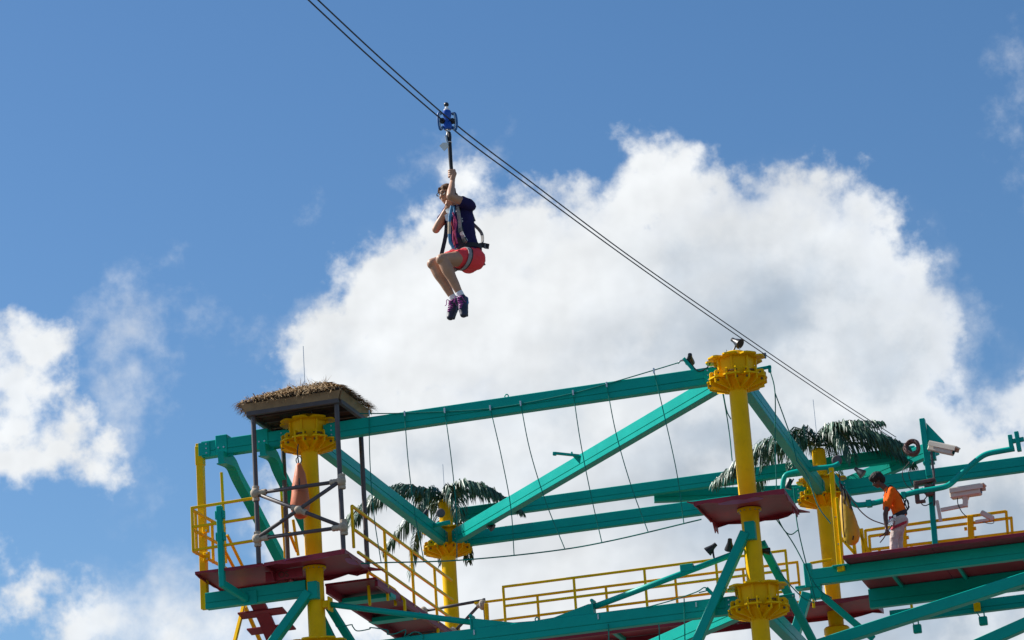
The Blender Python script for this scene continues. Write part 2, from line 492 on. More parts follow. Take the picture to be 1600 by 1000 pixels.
colC = build_column(G(0, 0, 0), 'tall yellow column topped by a round cap and black floodlight, nearest the camera', 'disc')
colL = copy_tree(colC); colL.location = G(BU, 0, 0); colL['label'] = 'yellow column standing under the thatched roof'
colR = build_column(G(SR_, BV, 0), 'yellow column under palm fronds beside the person in orange', 'post')
colB = copy_tree(colR); colB.location = G(SB_, BV, 0); colB['label'] = 'yellow column under palm fronds behind the yellow ramp railing'
bm = BM(); lathe(bm, G(SR_, BV, 11.72), [(.25, 0), (.25, .42), (.22, .45)], 24); fin('wide_sleeve', bm, YEL, colR, angle=.5)

# ------------------------------------------------------------------ steel beams


def girder(bm, a, b, w=.17, h=.29):
    """box beam with a recessed seam along both sides"""
    a = Vector(a); b = Vector(b); d, x, y = frame(b - a)
    half = [(w / 2 - .01, h / 2), (w / 2, h / 2 - .01), (w / 2, -.12 * h), (w / 2 - .014, -.13 * h), (w / 2 - .014, -.165 * h), (w / 2, -.175 * h), (w / 2, -h / 2 + .012), (w / 2 - .01, -h / 2)]
    prof = half + [(-px, py) for px, py in reversed(half)]
    ra = [bm.verts.new(a + x * px + y * py) for px, py in prof]; rb = [bm.verts.new(b + x * px + y * py) for px, py in prof]
    k = len(prof)
    for i in range(k): bm.faces.new((ra[i], rb[i], rb[(i + 1) % k], ra[(i + 1) % k]))
    bm.faces.new(ra); bm.faces.new(list(reversed(rb)))
    bmesh.ops.recalc_face_normals(bm, faces=bm.faces)
    return bm


def beam(a, b, label, w=.17, h=.29, ends=True, eyes=(), group='green steel beams'):
    a = Vector(a); b = Vector(b)
    root = thing('steel_beam', label, 'beam', (a + b) / 2, group)
    fin('girder', girder(BM(), a, b, w, h), TEAL, root)
    d, x, y = frame(b - a)
    if ends:
        for p, s in ((a, 1), (b, -1)):
            bm = BM()
            for sg in (-1, 1): bar(bm, p + d * s * -.05 + x * sg * (w / 2 + .010), p + d * s * .16 + x * sg * (w / 2 + .010), .014, h * .8, y, .002)
            pl = fin('end_plate', bm, TEAL, root)
            bm = BM()
            for sg in (-1, 1):
                for q in (-.08, .0, .08): lathe(bm, p + d * s * .1 + x * sg * (w / 2 + .017) + y * q, [(.014, 0), (.014, .014)], 6, axis=x * sg)
            fin('bolt', bm, STEEL, pl)
    for f in eyes:
        q = a + (b - a) * f + y * (h / 2 + .035); bm = BM()
        tube(bm, [q + (d * math.cos(t) + y * math.sin(t)) * .032 for t in (2 * math.pi * i / 14 for i in range(15))], .011, 6); fin('lifting_eye', bm, TEAL, root)
    return root


BM_FRONT = beam(G(.36, 0, ZB), G(BU - .36, 0, ZB), 'long green beam across the front from the thatched hut to the tall column', eyes=(.528,))
beam(G(.006, .36, ZB), G(SR_ - .006, BV - .36, ZB), 'green beam going back from the tall column to the palm with a person beside')
beam(G(BU + .01, .36, ZB), G(SB_ - .01, BV - .36, ZB), 'blue-green beam going back from the thatched hut to the left palm')
beam(G(.33, .36, ZB), G(SB_ - .33, BV - .36, ZB), 'sunlit diagonal green beam from the tall column down to the left palm')
beam(G(SR_ + .36, BV, ZB), G(SB_ - .36, BV, ZB), 'lower of the two long green beams between the two palm topped columns')
beam(G(SR_ - .36, BV, ZB), G(-8.5, BV, ZB), 'green beam behind the person in orange running off the right edge')
beam(G(-1.65, 9.6, 15.60), G(SB_ + .1, 9.6, 15.60), 'upper long green beam just under both palm crowns', h=.27, ends=False)
beam(G(.3, 10.75, 15.36), G(3.75, 9.85, 15.50), 'green beam showing between the two long beams of the back row', h=.25, ends=False)
beam(onrow(1300, 768, 10.4), onrow(1462, 699, 9.3), 'short sunlit green beam glimpsed above the head of the person in orange', ends=False)
beam(G(.36, 0, ZL), G(BU - .36, 0, ZL), 'low green beam with two tapered brackets along the bottom edge', eyes=(.49,))
beam(G(.33, .36, ZL), G(SB_ - .33, BV - .36, ZL), 'sunlit diagonal green beam low behind the front leg brace')
beam(G(.006, .36, ZL), G(SR_ - .006, BV - .36, ZL), 'low green beam going back from the lower yellow connector')
beam(G(BU + .01, .36, ZL), G(SB_ - .01, BV - .36, ZL), 'low green beam going back below the left stairs')
deckL = beam(G(BU + .15, 0, 12.17), G(9.58, 0, 12.17), 'short green beam under the left maroon deck', h=.28, ends=False)
stub = beam(G(BU + .36, 0, ZB), G(9.56, 0, ZB), 'short green beam left of the thatched hut with two clamps')
for s in (9.18, 8.42):
    bm = BM(); block(bm, G(s, 0, ZB + .03), .22, .205, .36, bev=.01)
    cl = fin('clamp', bm, TEAL, stub)
    bm = BM()
    for q in (-.05, .05): lathe(bm, G(s + q, -.103, ZB - .02), [(.017, 0), (.017, .02)], 6, axis=-V)
    fin('bolt', bm, STEEL, cl)
    bm = BM(); block(bm, G(s - .15, -.06, ZB - .17), .1, .012, .05, bev=.002); fin('hanger', bm, TEAL, stub)

# tapered brackets on the low front beam and the two tube braces held by them
for (a, b, g_, lab) in ((2.77, 3.42, 'right', 'long green tube brace rising right to the tall column'), (4.83, 4.12, 'left', 'long green tube brace rising left to the column under the hut')):
    sg = 1 if a < b else -1
    rt = thing('tapered_bracket', 'tapered green bracket holding the %s tube brace on the low beam' % g_, 'bracket', G(a, 0, ZL + .15), 'tapered brackets on the low beam')
    bm = prism(BM(), [G(a, 0, ZL + .147), G(b + sg * .3, 0, ZL + .147), G(b, 0, ZL + .16), G(a + sg * .05, 0, ZL + .31), G(a, 0, ZL + .31)], V, .15); fin('web', bm, TEAL, rt)
    bm = BM(); block(bm, G(a - sg * .02, 0, ZL + .24), .03, .2, .22, bev=.004)
    tube(bm, [G(a - sg * .02, -.1, ZL + .36), G(a - sg * .02, .1, ZL + .36)], .03, 8); fin('end_plate', bm, TEAL, rt)
    e = G(.22, 0, 11.84) if sg > 0 else G(7.36, 0, 11.85)
    st = G(a - sg * .04, 0, ZL + .27)
    rt = thing('tube_brace', lab, 'brace', (st + e) / 2, 'green tube braces')
    bm = BM(); tube(bm, [st, e], .05, 14); fin('tube', bm, TEAL, rt, smooth=True)
    if sg < 0:
        bm = BM(); block(bm, e - U * .0 + U * .05, .1, .16, .12); block(bm, e - U * .02, .03, .2, .24); fin('clamp', bm, YEL, rt)
    else:
        bm = BM(); block(bm, e + U * .06, .1, .13, .13); fin('clamp', bm, TEAL, rt)
        bm = BM(); block(bm, e + U * .9 - Z * .16, .22, .12, .12); fin('sleeve', bm, TEAL, rt)

# leg braces


def leg(a, b, label, w=.15, h=.17, plate=None):
    a = Vector(a); b = Vector(b)
    rt = thing('leg_brace', label, 'brace', (a + b) / 2, 'inclined green braces')
    bm = BM(); bar(bm, a, b, w, h, V, .01); fin('brace_tube', bm, TEAL, rt)
    if plate is not None:
        bm = BM(); block(bm, plate, .17, .16, .30, bev=.008); fin('bracket', bm, TEAL, rt)
    return rt


leg(G(.06, -.20, 12.10), G(2.15, -.20, 8.40), 'green brace leaning left from the tall column, its left face sunlit', plate=G(-.02, -.17, 12.12))
leg(G(BU + .04, -.20, 12.06), G(10.4, -.20, 8.92), 'green brace leaning left from the column under the hut', plate=G(BU - .03, -.17, 12.08))
leg(G(BU + .1, .25, 11.9), G(BU - .55, 2.4, 9.2), 'dark green brace going back behind the column under the hut', w=.13, h=.13)
leg(G(BU - .1, .25, 11.95), G(BU - 1.0, 2.6, 9.4), 'dark green brace leaning right below the ramp', w=.13, h=.13)
leg(G(-.1, .3, 12.0), G(-.5, 3.0, 10.4), 'green brace behind the tall column above the lower connector', w=.13, h=.13)

# bracket arm on the sunlit diagonal
rt = thing('bracket_arm', 'small green arm sticking out left from the sunlit diagonal beam', 'bracket', G(3.78, 3.83, 14.98))
bm = BM(); bar(bm, onrow(866, 708, 3.45), onrow(905, 712, 3.75), .05, .045); fin('arm', bm, TEAL, rt)
bm = BM(); bar(bm, onrow(864, 709, 3.45), onrow(869, 709, 3.45), .06, .065); fin('end_cap', bm, TEAL, rt)
bm = BM(); bar(bm, onrow(893, 706, 3.7), onrow(895, 712, 3.7), .03, .03); fin('lug', bm, TEAL, rt)
bm = prism(BM(), [onrow(893, 711, 3.78), onrow(908, 712, 3.78), onrow(906, 725, 3.78)], V, .03); fin('web', bm, TEAL, rt)

# curved braces left of the hut
for k, (p0, p1, p2) in enumerate((((345, 714), (372, 745), (441, 876)), ((410, 702), (437, 735), (497, 858)))):
    s0 = 9.12 - .77 * k
    pts = [onside(px, py, s0) for px, py in (p0, (p0[0] + 16, p0[1] + 8), p1, ((p1[0] * 2 + p2[0]) / 3, (p1[1] * 2 + p2[1]) / 3 - 1), p2)]
    pts = curve(pts, 4)
    rt = thing('curved_brace', ('outer' if k == 0 else 'inner') + ' curved blue-green brace hanging from the short beam ' + ('beside the yellow frame' if k == 0 else 'behind the hut post'), 'brace', pts[0], 'curved braces left of the hut')
    bm = BM(); rows = []
    for i, p in enumerate(pts):
        d = (pts[min(i + 1, len(pts) - 1)] - pts[max(i - 1, 0)]).normalized(); n = U.cross(d).normalized()
        rows.append([bm.verts.new(p + U * a * .11 / 2 + n * b * .20 / 2) for a, b in ((-1, -1), (1, -1), (1, 1), (-1, 1))])
    for a, b in zip(rows, rows[1:]):
        for q in range(4): bm.faces.new((a[q], a[(q + 1) % 4], b[(q + 1) % 4], b[q]))
    bm.faces.new(list(reversed(rows[0]))); bm.faces.new(rows[-1]); bmesh.ops.recalc_face_normals(bm, faces=bm.faces)
    fin('web', bm, TEAL, rt)
    for sgn in (-1,):
        bm = BM(); rows = []
        for i, p in enumerate(pts):
            d = (pts[min(i + 1, len(pts) - 1)] - pts[max(i - 1, 0)]).normalized(); n = U.cross(d).normalized()
            c = p + n * (-.11 if (n.z > 0) else .11)
            rows.append([bm.verts.new(c + U * a * .17 / 2 + n * b * .02 / 2) for a, b in ((-1, -1), (1, -1), (1, 1), (-1, 1))])
        for a, b in zip(rows, rows[1:]):
            for q in range(4): bm.faces.new((a[q], a[(q + 1) % 4], b[(q + 1) % 4], b[q]))
        bm.faces.new(list(reversed(rows[0]))); bm.faces.new(rows[-1]); bmesh.ops.recalc_face_normals(bm, faces=bm.faces)
        fin('flange', bm, TEAL, rt)

# ------------------------------------------------------------------ decks


def panel(pts, th=.02, lip=.06, notch=True):
    """maroon deck skin: flat plate with torn, turned-down lips"""
    bm = BM(); pts = [Vector(p) for p in pts]
    prism(bm, pts, Z, th)
    c = sum(pts, Vector()) / len(pts)
    for a, b in zip(pts, pts[1:] + pts[:1]):
        n = 7; e = (b - a); out = e.cross(Z).normalized()
        if out.dot((a + b) / 2 - c) < 0: out = -out
        prev = None
        for i in range(n + 1):
            f = i / n; q = a + e * f - Z * th / 2
            h = lip * (.75 + .5 * mnoise.noise(q * 4.0)) * (.35 if (notch and i in (1,)) else 1)
            cur = (bm.verts.new(q - out * .012), bm.verts.new(q - out * .012 - Z * h - out * .012), bm.verts.new(q - Z * h - out * .004), bm.verts.new(q - out * .002))
            if prev:
                for k in range(4): bm.faces.new((prev[k], prev[(k + 1) % 4], cur[(k + 1) % 4], cur[k]))
            else: bm.faces.new(cur)
            prev = cur
        bm.faces.new(list(reversed(prev)))
    bmesh.ops.recalc_face_normals(bm, faces=bm.faces)
    return bm


def patch(cx, cy, rx, ry, z):
    """faded patch on a deck's underside"""
    pts = [G(cx + rx * math.cos(a) * (1 + .12 * math.sin(3 * a)), cy + ry * math.sin(a), z) for a in (2 * math.pi * i / 26 for i in range(26))]
    return prism(BM(), pts, Z, .004)


rt = thing('platform', 'square maroon platform around the tall column', 'platform', G(0, 0, ZD), 'maroon platforms')
fin('deck_panel', panel([G(.74, -.86, ZD), G(-.77, -.93, ZD), G(-.72, .62, ZD), G(.0, .80, ZD), G(.72, .76, ZD)], lip=.08), MAROON, rt)
fin('corner_tip', prism(BM(), [G(-.72, .50, ZD - .01), G(-.88, .72, ZD - .03), G(-.55, .66, ZD - .01)], Z, .018), MAROON, rt)
fin('corner_tip', prism(BM(), [G(.70, -.86, ZD - .005), G(.84, -.9, ZD + .01), G(.74, -.70, ZD - .005)], Z, .018), MAROON, rt)
tag(fin('purple_patch', patch(.02, -.62, .36, .20, ZD - .013), PURPLE, rt))
fin('hanging_flap', prism(BM(), [G(.70, .30, ZD - .01), G(.70, .76, ZD - .01), G(.69, .70, ZD - .2), G(.69, .56, ZD - .16), G(.69, .46, ZD - .24)], U, .014), MAROON, rt)
fin('hanging_flap', prism(BM(), [G(-.70, .10, ZD - .01), G(-.70, .6, ZD - .01), G(-.69, .55, ZD - .13), G(-.69, .35, ZD - .09), G(-.69, .2, ZD - .15)], U, .014), MAROON, rt)

rt = thing('platform', 'maroon platform of two panels under the thatched hut', 'platform', G(BU, 0, ZD), 'maroon platforms')
fin('deck_panel', panel([G(8.27, -.64, ZD), G(6.74, -.86, ZD), G(6.80, .66, ZD), G(7.1, .80, ZD), G(8.27, .82, ZD)], lip=.09), MAROON, rt)
fin('deck_panel', panel([G(9.52, -.66, ZD), G(8.30, -.64, ZD), G(8.30, .82, ZD), G(9.66, .84, ZD)], lip=.05), MAROON, rt)
fin('corner_tip', prism(BM(), [G(6.82, .45, ZD - .02), G(6.60, .74, ZD - .05), G(7.05, .72, ZD - .02)], Z, .018), MAROON, rt)
fin('purple_patch', patch(7.55, -.62, .42, .17, ZD - .013), PURPLE, rt)
fin('purple_patch', patch(6.9, .0, .1, .3, ZD - .013), PURPLE, rt)
fin('fascia_plate', prism(BM(), [G(8.45, -.1, ZD - .02), G(7.78, -.1, ZD - .02), G(7.78, -.1, ZD - .18), G(8.45, -.1, ZD - .20)], V, .02), MAROON, rt)
text_mesh('OS', .15, G(8.12, -.113, ZD - .11), -U, Z, DARKWOOD, 'lettering', rt)
fin('hanging_flap', prism(BM(), [G(8.28, -.3, ZD - .01), G(8.28, .6, ZD - .01), G(8.27, .5, ZD - .30), G(8.27, .1, ZD - .24), G(8.27, -.2, ZD - .2)], U, .014), MAROON, rt)

rt = thing('platform', 'low maroon and pink platform at the right column', 'platform', G(0, BV + .5, 12.48), 'maroon platforms')
fin('deck_panel', panel([G(.80, 7.75, 12.48), G(-.74, 7.7, 12.48), G(-.74, 9.2, 12.48), G(.80, 9.2, 12.48)], lip=.1), MAROON, rt)
PINKP = mat('pink_panel', (.52, .10, .20), .5, var=.1)  # pink tone of the low platform's side skirt
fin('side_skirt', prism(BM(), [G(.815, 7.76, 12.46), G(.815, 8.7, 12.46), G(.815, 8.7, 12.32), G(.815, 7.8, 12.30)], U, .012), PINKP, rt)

rt = thing('platform', 'long maroon deck that the person in orange stands on', 'platform', G(-4.5, 6, ZD), 'maroon platforms')
xs = [-.76, -2.35, -3.95, -5.55, -7.15, -8.75]
for a, b in zip(xs, xs[1:]):
    fin('deck_panel', prism(BM(), [G(a - .006, 4.56, ZD), G(b + .006, 4.56, ZD), G(b + .006, 7.52, ZD), G(a - .006, 7.52, ZD)], Z, .05), MAROON, rt)
bm = BM(); bar(bm, G(-.76, 4.548, ZD + .004), G(-8.75, 4.548, ZD + .004), .02, .066); fin('edge_strip', bm, MAROON, rt)
for a in (-1.4, -2.6, -3.8, -5.0, -6.2, -7.4):
    bm = BM(); bar(bm, G(a, 5.25, ZD - .065), G(a, 7.5, ZD - .065), .06, .07); fin('joist', bm, TEAL, rt)
nearb = beam(G(-.10, 5.1, 12.375), G(-8.75, 5.1, 12.375), 'green edge beam right below the deck of the person in orange', h=.29, ends=False)
bm = BM(); block(bm, G(-.03, 5.1, 12.42), .14, .2, .44, bev=.01); fin('post_stub', bm, TEAL, nearb)
bm = BM(); block(bm, G(.0, 5.15, 12.22), .46, .26, .05); block(bm, G(-.13, 5.15, 12.10), .2, .2, .22, bev=.02); fin('bracket', bm, TEAL, nearb)
beam(G(-.75, 7.40, 12.335), G(-8.75, 7.40, 12.335), 'dark green beam under the far side of the right deck', h=.36, ends=False)
b3 = beam(G(-.9, 8.9, 12.25), G(-8.9, 8.9, 12.25), 'rear green beam with two small hanging boxes below', h=.24, ends=False)
for s in (-1.40, -2.64):
    bm = BM(); block(bm, G(s + .06, 8.78, 12.34), .05, .05, .28); block(bm, G(s + .06, 8.77, 12.22), .13, .03, .16)
    fin('yellow_bracket', bm, YEL, b3)
for s, w_ in ((-1.40, 'left'), (-2.66, 'right')):
    rt = thing('junction_box', 'small green box hanging on the %s under the rear beam, below the deck' % w_, 'box', G(s, 8.8, 11.96), 'boxes hanging under the rear beam')
    bm = BM(); block(bm, G(s, 8.8, 11.945), .16, .10, .17, bev=.015); fin('housing', bm, TEAL, rt)
    bm = BM(); block(bm, G(s, 8.745, 11.945), .12, .015, .13, bev=.004); fin('lid', bm, TEAL, rt)
    bm = BM(); bar(bm, G(s + .05, 8.8, 12.02), G(s + .11, 8.8, 12.14), .02, .02); bar(bm, G(s - .03, 8.8, 12.02), G(s - .03, 8.8, 12.14), .025, .025); fin('hanger', bm, TEAL, rt)
leg(G(.02, 5.05, 12.10), G(.75, 5.05, 10.3), 'green brace dropping left from the end of the right deck beam', w=.17, h=.2)
leg(G(-.15, 5.15, 12.12), G(-.95, 5.9, 11.3), 'short green brace dropping right from the end of the right deck beam', w=.12, h=.12)
leg(onrow(1215, 1030, 4.2), onrow(1680, 880, 4.2), 'big green brace crossing in front below the right deck', w=.2, h=.26)
leg(onrow(1520, 1012, 4.4), onrow(1660, 950, 4.4), 'green brace in the lower right corner', w=.2, h=.24)

# back walkway between the two palm columns
rt = thing('walkway', 'maroon walkway floor between the yellow railings of the back row', 'walkway', G(3.5, 7.6, 12.4))
for k in range(5):
    a, b = .70 + k * 1.25, .70 + (k + 1) * 1.25 - .01
    fin('floor_panel', prism(BM(), [G(a, 7.0, 12.36), G(b, 7.0, 12.36), G(b, 8.2, 12.36), G(a, 8.2, 12.36)], Z, .05), MAROON, rt)
for s in (1.3, 2.8, 4.2, 5.7):
    bm = BM(); bar(bm, G(s, 7.0, 12.30), G(s, 8.2, 12.30), .09, .07); fin('joist', bm, TEAL, rt)
for t in (7.05, 8.15):
    bm = BM(); bar(bm, G(.7, t, 12.27), G(6.9, t, 12.27), .07, .11); fin('stringer', bm, MAROON, rt)

# ramp from the hut platform back to the left palm column
rt = thing('ramp', 'maroon ramp going down from the hut platform', 'ramp', G(7.2, 3.5, 12.4))
for k in range(6):
    f0, f1 = k / 6, (k + 1) / 6 - .004
    q = lambda s, f: G(s, .85 + 6.2 * f, 12.40 - .22 * f)
    fin('floor_panel', prism(BM(), [q(6.78, f0), q(7.72, f0), q(7.72, f1), q(6.78, f1)], Z, .04), MAROON, rt)
bm = BM(); bar(bm, G(7.70, .9, 12.32), G(7.70, 7.0, 12.1), .06, .14); fin('stringer', bm, MAROON, rt)
bm = BM(); bar(bm, G(6.80, .9, 12.32), G(6.80, 7.0, 12.1), .06, .10); fin('stringer', bm, MAROON, rt)
for t in (1.7, 3.3, 5.0):
    bm = BM(); bar(bm, G(6.76, t, 12.30 - .03 * t), G(7.74, t, 12.30 - .03 * t), .28, .08); fin('cross_plate', bm, TEAL, rt)

# ------------------------------------------------------------------ railings


def railing(label, segs, w=.045, base=None, group='yellow railings'):
    """segs: (kind, a, b)"""
    base = base or segs[0][1]
    rt = thing('railing', label, 'railing', base, group)
    for k, a, b in segs:
        bm = BM(); bar(bm, a, b, w, w, Z if abs((Vector(b) - Vector(a)).normalized().z) < .9 else V, .005)
        fin(k, bm, YEL, rt)
    return rt


def straight(label, s0, s1, t, zb, zt, mids, posts):
    sg = [('rail', G(s0, t, zt), G(s1, t, zt))] + [('rail', G(s0, t, z), G(s1, t, z)) for z in mids]
    sg += [('post', G(s, t, zb), G(s, t, zt - .02)) for s in posts]
    return railing(label, sg)


straight('front yellow railing of the back walkway, its top rail ending behind the tall column', 6.27, .66, 7.0, 12.30, 13.38, (13.0, 12.60), (6.25, 4.83, 3.43, 2.03, .68))
straight('rear yellow railing of the back walkway, the lower one behind', 7.2, .66, 8.2, 12.42, 13.40, (13.0, 12.62), (5.9, 4.5, 3.1, 1.75, .68))
railing('yellow railing corner between the two leg braces left of the right column', [('rail', onrow(1266, 880, 7.2), onrow(1300, 874, 7.2)), ('rail', onrow(1271, 910, 7.2), onrow(1300, 906, 7.2)), ('post', onrow(1266, 879, 7.2), onrow(1272, 950, 7.2))])
# gate frame on the left platform
railing('yellow gate frame on the left edge of the hut platform',
        [('rail', G(9.56, -.6, 13.70), G(8.37, -.6, 13.72)), ('rail', G(9.56, -.6, 13.36), G(8.37, -.6, 13.38)), ('rail', G(9.56, -.6, 12.95), G(8.37, -.6, 12.98)),
         ('post', G(9.56, -.6, 12.93), G(9.56, -.6, 13.72)), ('post', G(8.37, -.6, 12.96), G(8.37, -.6, 13.74))])
railing('yellow side railing going back behind the gate frame',
        [('rail', G(9.58, -.55, 13.68), G(9.58, .95, 13.68)), ('rail', G(9.58, -.55, 13.33), G(9.58, .95, 13.33)), ('rail', G(9.58, -.55, 12.95), G(9.58, .95, 12.95)),
         ('post', G(9.58, -.4, 12.92), G(9.58, -.4, 13.68)), ('post', G(9.58, .35, 12.92), G(9.58, .35, 13.68))])
railing('yellow rails of the left stairs with two tall posts',
        [('post', onrow(346, 738, .95), onrow(353, 880, .95)), ('post', onrow(437, 725, 1.0), onrow(446, 872, 1.0)), ('rail', onside(355, 836, 9.35), onside(379, 885, 9.35)),
         ('rail', onside(350, 858, 9.35), onside(366, 888, 9.35)), ('post', onrow(458, 812, 1.2), onrow(466, 868, 1.2)), ('rail', onside(452, 832, 8.2), onside(464, 862, 8.2))])
# ramp railing
def RP(t, h): return G(6.80, t, 12.40 - .035 * (t - .85) + h)
sg = [('rail', RP(-.2, 1.02), RP(5.4, 1.02)), ('rail', RP(-.1, .62), RP(5.4, .64)), ('rail', RP(0, .26), RP(5.4, .26)), ('post', RP(-.2, .28), RP(-.2, 1.02))]
for t in (1.5, 3.0, 4.35): sg.append(('post', RP(t, -.25), RP(t, 1.02)))
railing('near yellow railing of the sloping ramp', sg)
railing('short low yellow rail along the ramp', [('rail', onrow(574, 893, 1.2), onrow(617, 922, 2.2)), ('rail', onrow(617, 922, 2.2), onrow(632, 938, 2.2)), ('post', onrow(574, 892, 1.2), onrow(578, 946, 1.2)),
        ('post', onrow(585, 904, 1.5), onrow(586, 918, 1.5)), ('post', onrow(617, 922, 2.2), onrow(618, 946, 2.2)), ('post', onrow(632, 937, 2.2), onrow(633, 960, 2.2))])
# rear rail of the right deck
T_ = 7.45
def RR(px, py): return onrow(px, py, T_)
railing('yellow railing behind the person in orange on the right deck',
        [('rail', RR(1352, 829), RR(1572, 799)), ('rail', RR(1358, 838), RR(1582, 809)), ('rail', RR(1352, 860), RR(1640, 826)), ('rail', RR(1312, 872), RR(1352, 866)),
         ('post', RR(1352, 828), RR(1355, 876)), ('post', RR(1358, 837), RR(1361, 876)), ('post', RR(1572, 798), RR(1576, 850)), ('post', RR(1580, 808), RR(1583, 850)), ('post', RR(1374, 858), RR(1375, 875)), ('post', RR(1424, 851), RR(1425, 868)),
         ('post', RR(1525, 838), RR(1526, 860))], w=.05)
for px, lab in ((1516, 'thick yellow gate post on the right deck under the camera arm'), (1411, 'thick yellow gate post right behind the person in orange')):
    py = 806 + (1516 - px) * .135
    rt = thing('gate_post', lab, 'post', RR(px, py + 50), 'thick yellow gate posts')
    bm = BM(); bar(bm, RR(px, py), RR(px + 3, py + 60), .11, .10, V); fin('shaft', bm, YEL, rt)
    for sgn in (-1, 1):
        bm = BM(); lathe(bm, RR(px + sgn * 5, py + 20), [(.035, 0), (.035, .05)], 12, axis=-U * sgn); fin('hinge', bm, YEL, rt)
railing('yellow stair rails beside the yellow hanging bag', [('rail', RR(1312, 838), RR(1340, 870)), ('rail', RR(1338, 820), RR(1358, 864)), ('post', RR(1334, 846), RR(1337, 872)), ('post', RR(1346, 826), RR(1350, 868)), ('rail', RR(1316, 806), RR(1332, 826))], w=.06)

# left yellow end post with hinges; square post by the right column
rt = thing('end_post', 'yellow square post at the far left end of the course', 'post', G(9.62, 0, 12.06), 'square yellow posts')
bm = BM(); bar(bm, G(9.62, 0, 12.04), G(9.62, 0, 15.0), .12, .12, V); fin('shaft', bm, YEL, rt)
bm = BM(); block(bm, G(9.62, 0, 14.78), .14, .14, .34); fin('sleeve', bm, YEL, rt)
for z in (13.45, 12.95):
    bm = BM(); block(bm, G(9.53, -.07, z), .12, .05, .16, bev=.01); h_ = fin('hinge', bm, YEL, rt)
    bm = BM()
    for q in (-.05, .05): lathe(bm, G(9.51, -.095, z + q), [(.018, 0), (.018, .02)], 6, axis=-V)
    fin('bolt', bm, STEEL, h_)
rt = thing('square_post', 'tall yellow square post in front of the right column', 'post', G(-.62, 5.0, 12.45), 'square yellow posts')
bm = BM(); bar(bm, G(-.62, 5.0, 12.40), G(-.655, 5.0, 14.33), .085, .09, V); fin('shaft', bm, YEL, rt)
bm = BM(); bar(bm, G(-.69, 4.95, 12.40), G(-.71, 4.95, 13.75), .05, .08, V); fin('cover_plate', bm, YEL, rt)
for z in (14.25, 13.4, 12.9):
    bm = BM(); lathe(bm, G(-.65, 4.95, z), [(.012, 0), (.012, .02)], 6, axis=-V); fin('bolt', bm, STEEL, rt)
bm = BM(); block(bm, G(-.65, 5.0, 12.50), .3, .2, .03); fin('foot_plate', bm, TEAL, rt)

# green bent post on the left
rt = thing('bent_post', 'green bent post with four lugs in front of the yellow gate frame', 'post', G(9.04, -.5, 12.3))
bm = BM(); bar(bm, G(9.045, -.62, 13.66), G(9.04, -.62, 12.24), .10, .10, V, .012); fin('shaft', bm, TEAL, rt)
bm = BM(); bar(bm, G(9.04, -.63, 12.30), G(8.80, -.12, 12.10), .10, .12, Z, .012); block(bm, G(8.74, -.105, 12.12), .24, .03, .24); fin('foot', bm, TEAL, rt)
for z in (13.50, 13.12):
    for sgn in (-1, 1):
        bm = BM(); block(bm, G(9.04 + sgn * .066, -.62, z), .034, .09, .15, bev=.01); fin('lug', bm, TEAL, rt)

# left stairs: central stringer with treads
rt = thing('stairs', 'maroon open stairs with central spine at the lower left', 'stairs', G(8.9, 1, 11.8))
sp = [onside(px, py, 8.9) for px, py in ((400, 938), (412, 962), (428, 1000), (447, 1045))]
bm = BM(); rows = []
pts = curve(sp, 4)
for i, p in enumerate(pts):
    d = (pts[min(i + 1, len(pts) - 1)] - pts[max(i - 1, 0)]).normalized(); n = U.cross(d).normalized()
    rows.append([bm.verts.new(p + U * a * .26 / 2 + n * b * .05 / 2) for a, b in ((-1, -1), (1, -1), (1, 1), (-1, 1))])
for a, b in zip(rows, rows[1:]):
    for q in range(4): bm.faces.new((a[q], a[(q + 1) % 4], b[(q + 1) % 4], b[q]))
bm.faces.new(list(reversed(rows[0]))); bm.faces.new(rows[-1]); bmesh.ops.recalc_face_normals(bm, faces=bm.faces)
fin('spine', bm, MAROON, rt)
for px, py in ((410, 958), (424, 983), (438, 1008)):
    c = onside(px, py, 8.9)
    bm = BM(); bar(bm, c + U * .42, c - U * .42, .24, .03, V.cross(U) if False else (Z + V * .25).normalized(), .004); fin('tread', bm, MAROON, rt)
railing('yellow handrails of the left stairs at the bottom edge', [('rail', onside(381, 945, 9.35), onside(366, 1005, 9.35)), ('rail', onside(383, 948, 9.35), onside(408, 1005, 9.35))], w=.06)

# ------------------------------------------------------------------ thatched hut
hut = thing('thatched_hut', 'small thatched roof on four grey posts over the left platform', 'hut', G(BU, 0, ZD))
S0, S1, T0, T1, ZE = 6.77, 8.45, -.70, .66, 15.15
for s, t in ((8.36, -.64), (6.835, -.64), (8.30, .62), (6.84, .60)):
    bm = BM(); tube(bm, [G(s, t, ZD + .01), G(s, t, ZE + .01)], .042, 14); fin('post', bm, GREYPOST, hut, angle=.6)
for a, b in (((S0, T0), (S1, T0)), ((S0, T1), (S1, T1)), ((S0, T0 + .05), (S0, T1 - .05)), ((S1, T0 + .05), (S1, T1 - .05))):
    bm = BM(); bar(bm, G(*a, ZE + .05), G(*b, ZE + .05), .07, .09); fin('eave_beam', bm, GREYPOST, hut)
APZ = 15.74
roof = BM()
o_ = .075
cs = [(S0 - o_, T0 - o_), (S1 + o_, T0 - o_), (S1 + o_, T1 + o_), (S0 - o_, T1 + o_)]
rv = [roof.verts.new(G(*c, ZE + .23)) for c in cs]; r1 = roof.verts.new(G(7.25, 0, APZ)); r2 = roof.verts.new(G(7.92, 0, APZ))
iv = [roof.verts.new(G(*c, ZE + .10)) for c in ((S0 + .02, T0 + .02), (S1 - .02, T0 + .02), (S1 - .02, T1 - .02), (S0 + .02, T1 - .02))]
i1 = roof.verts.new(G(7.25, 0, APZ - .1)); i2 = roof.verts.new(G(7.92, 0, APZ - .1))
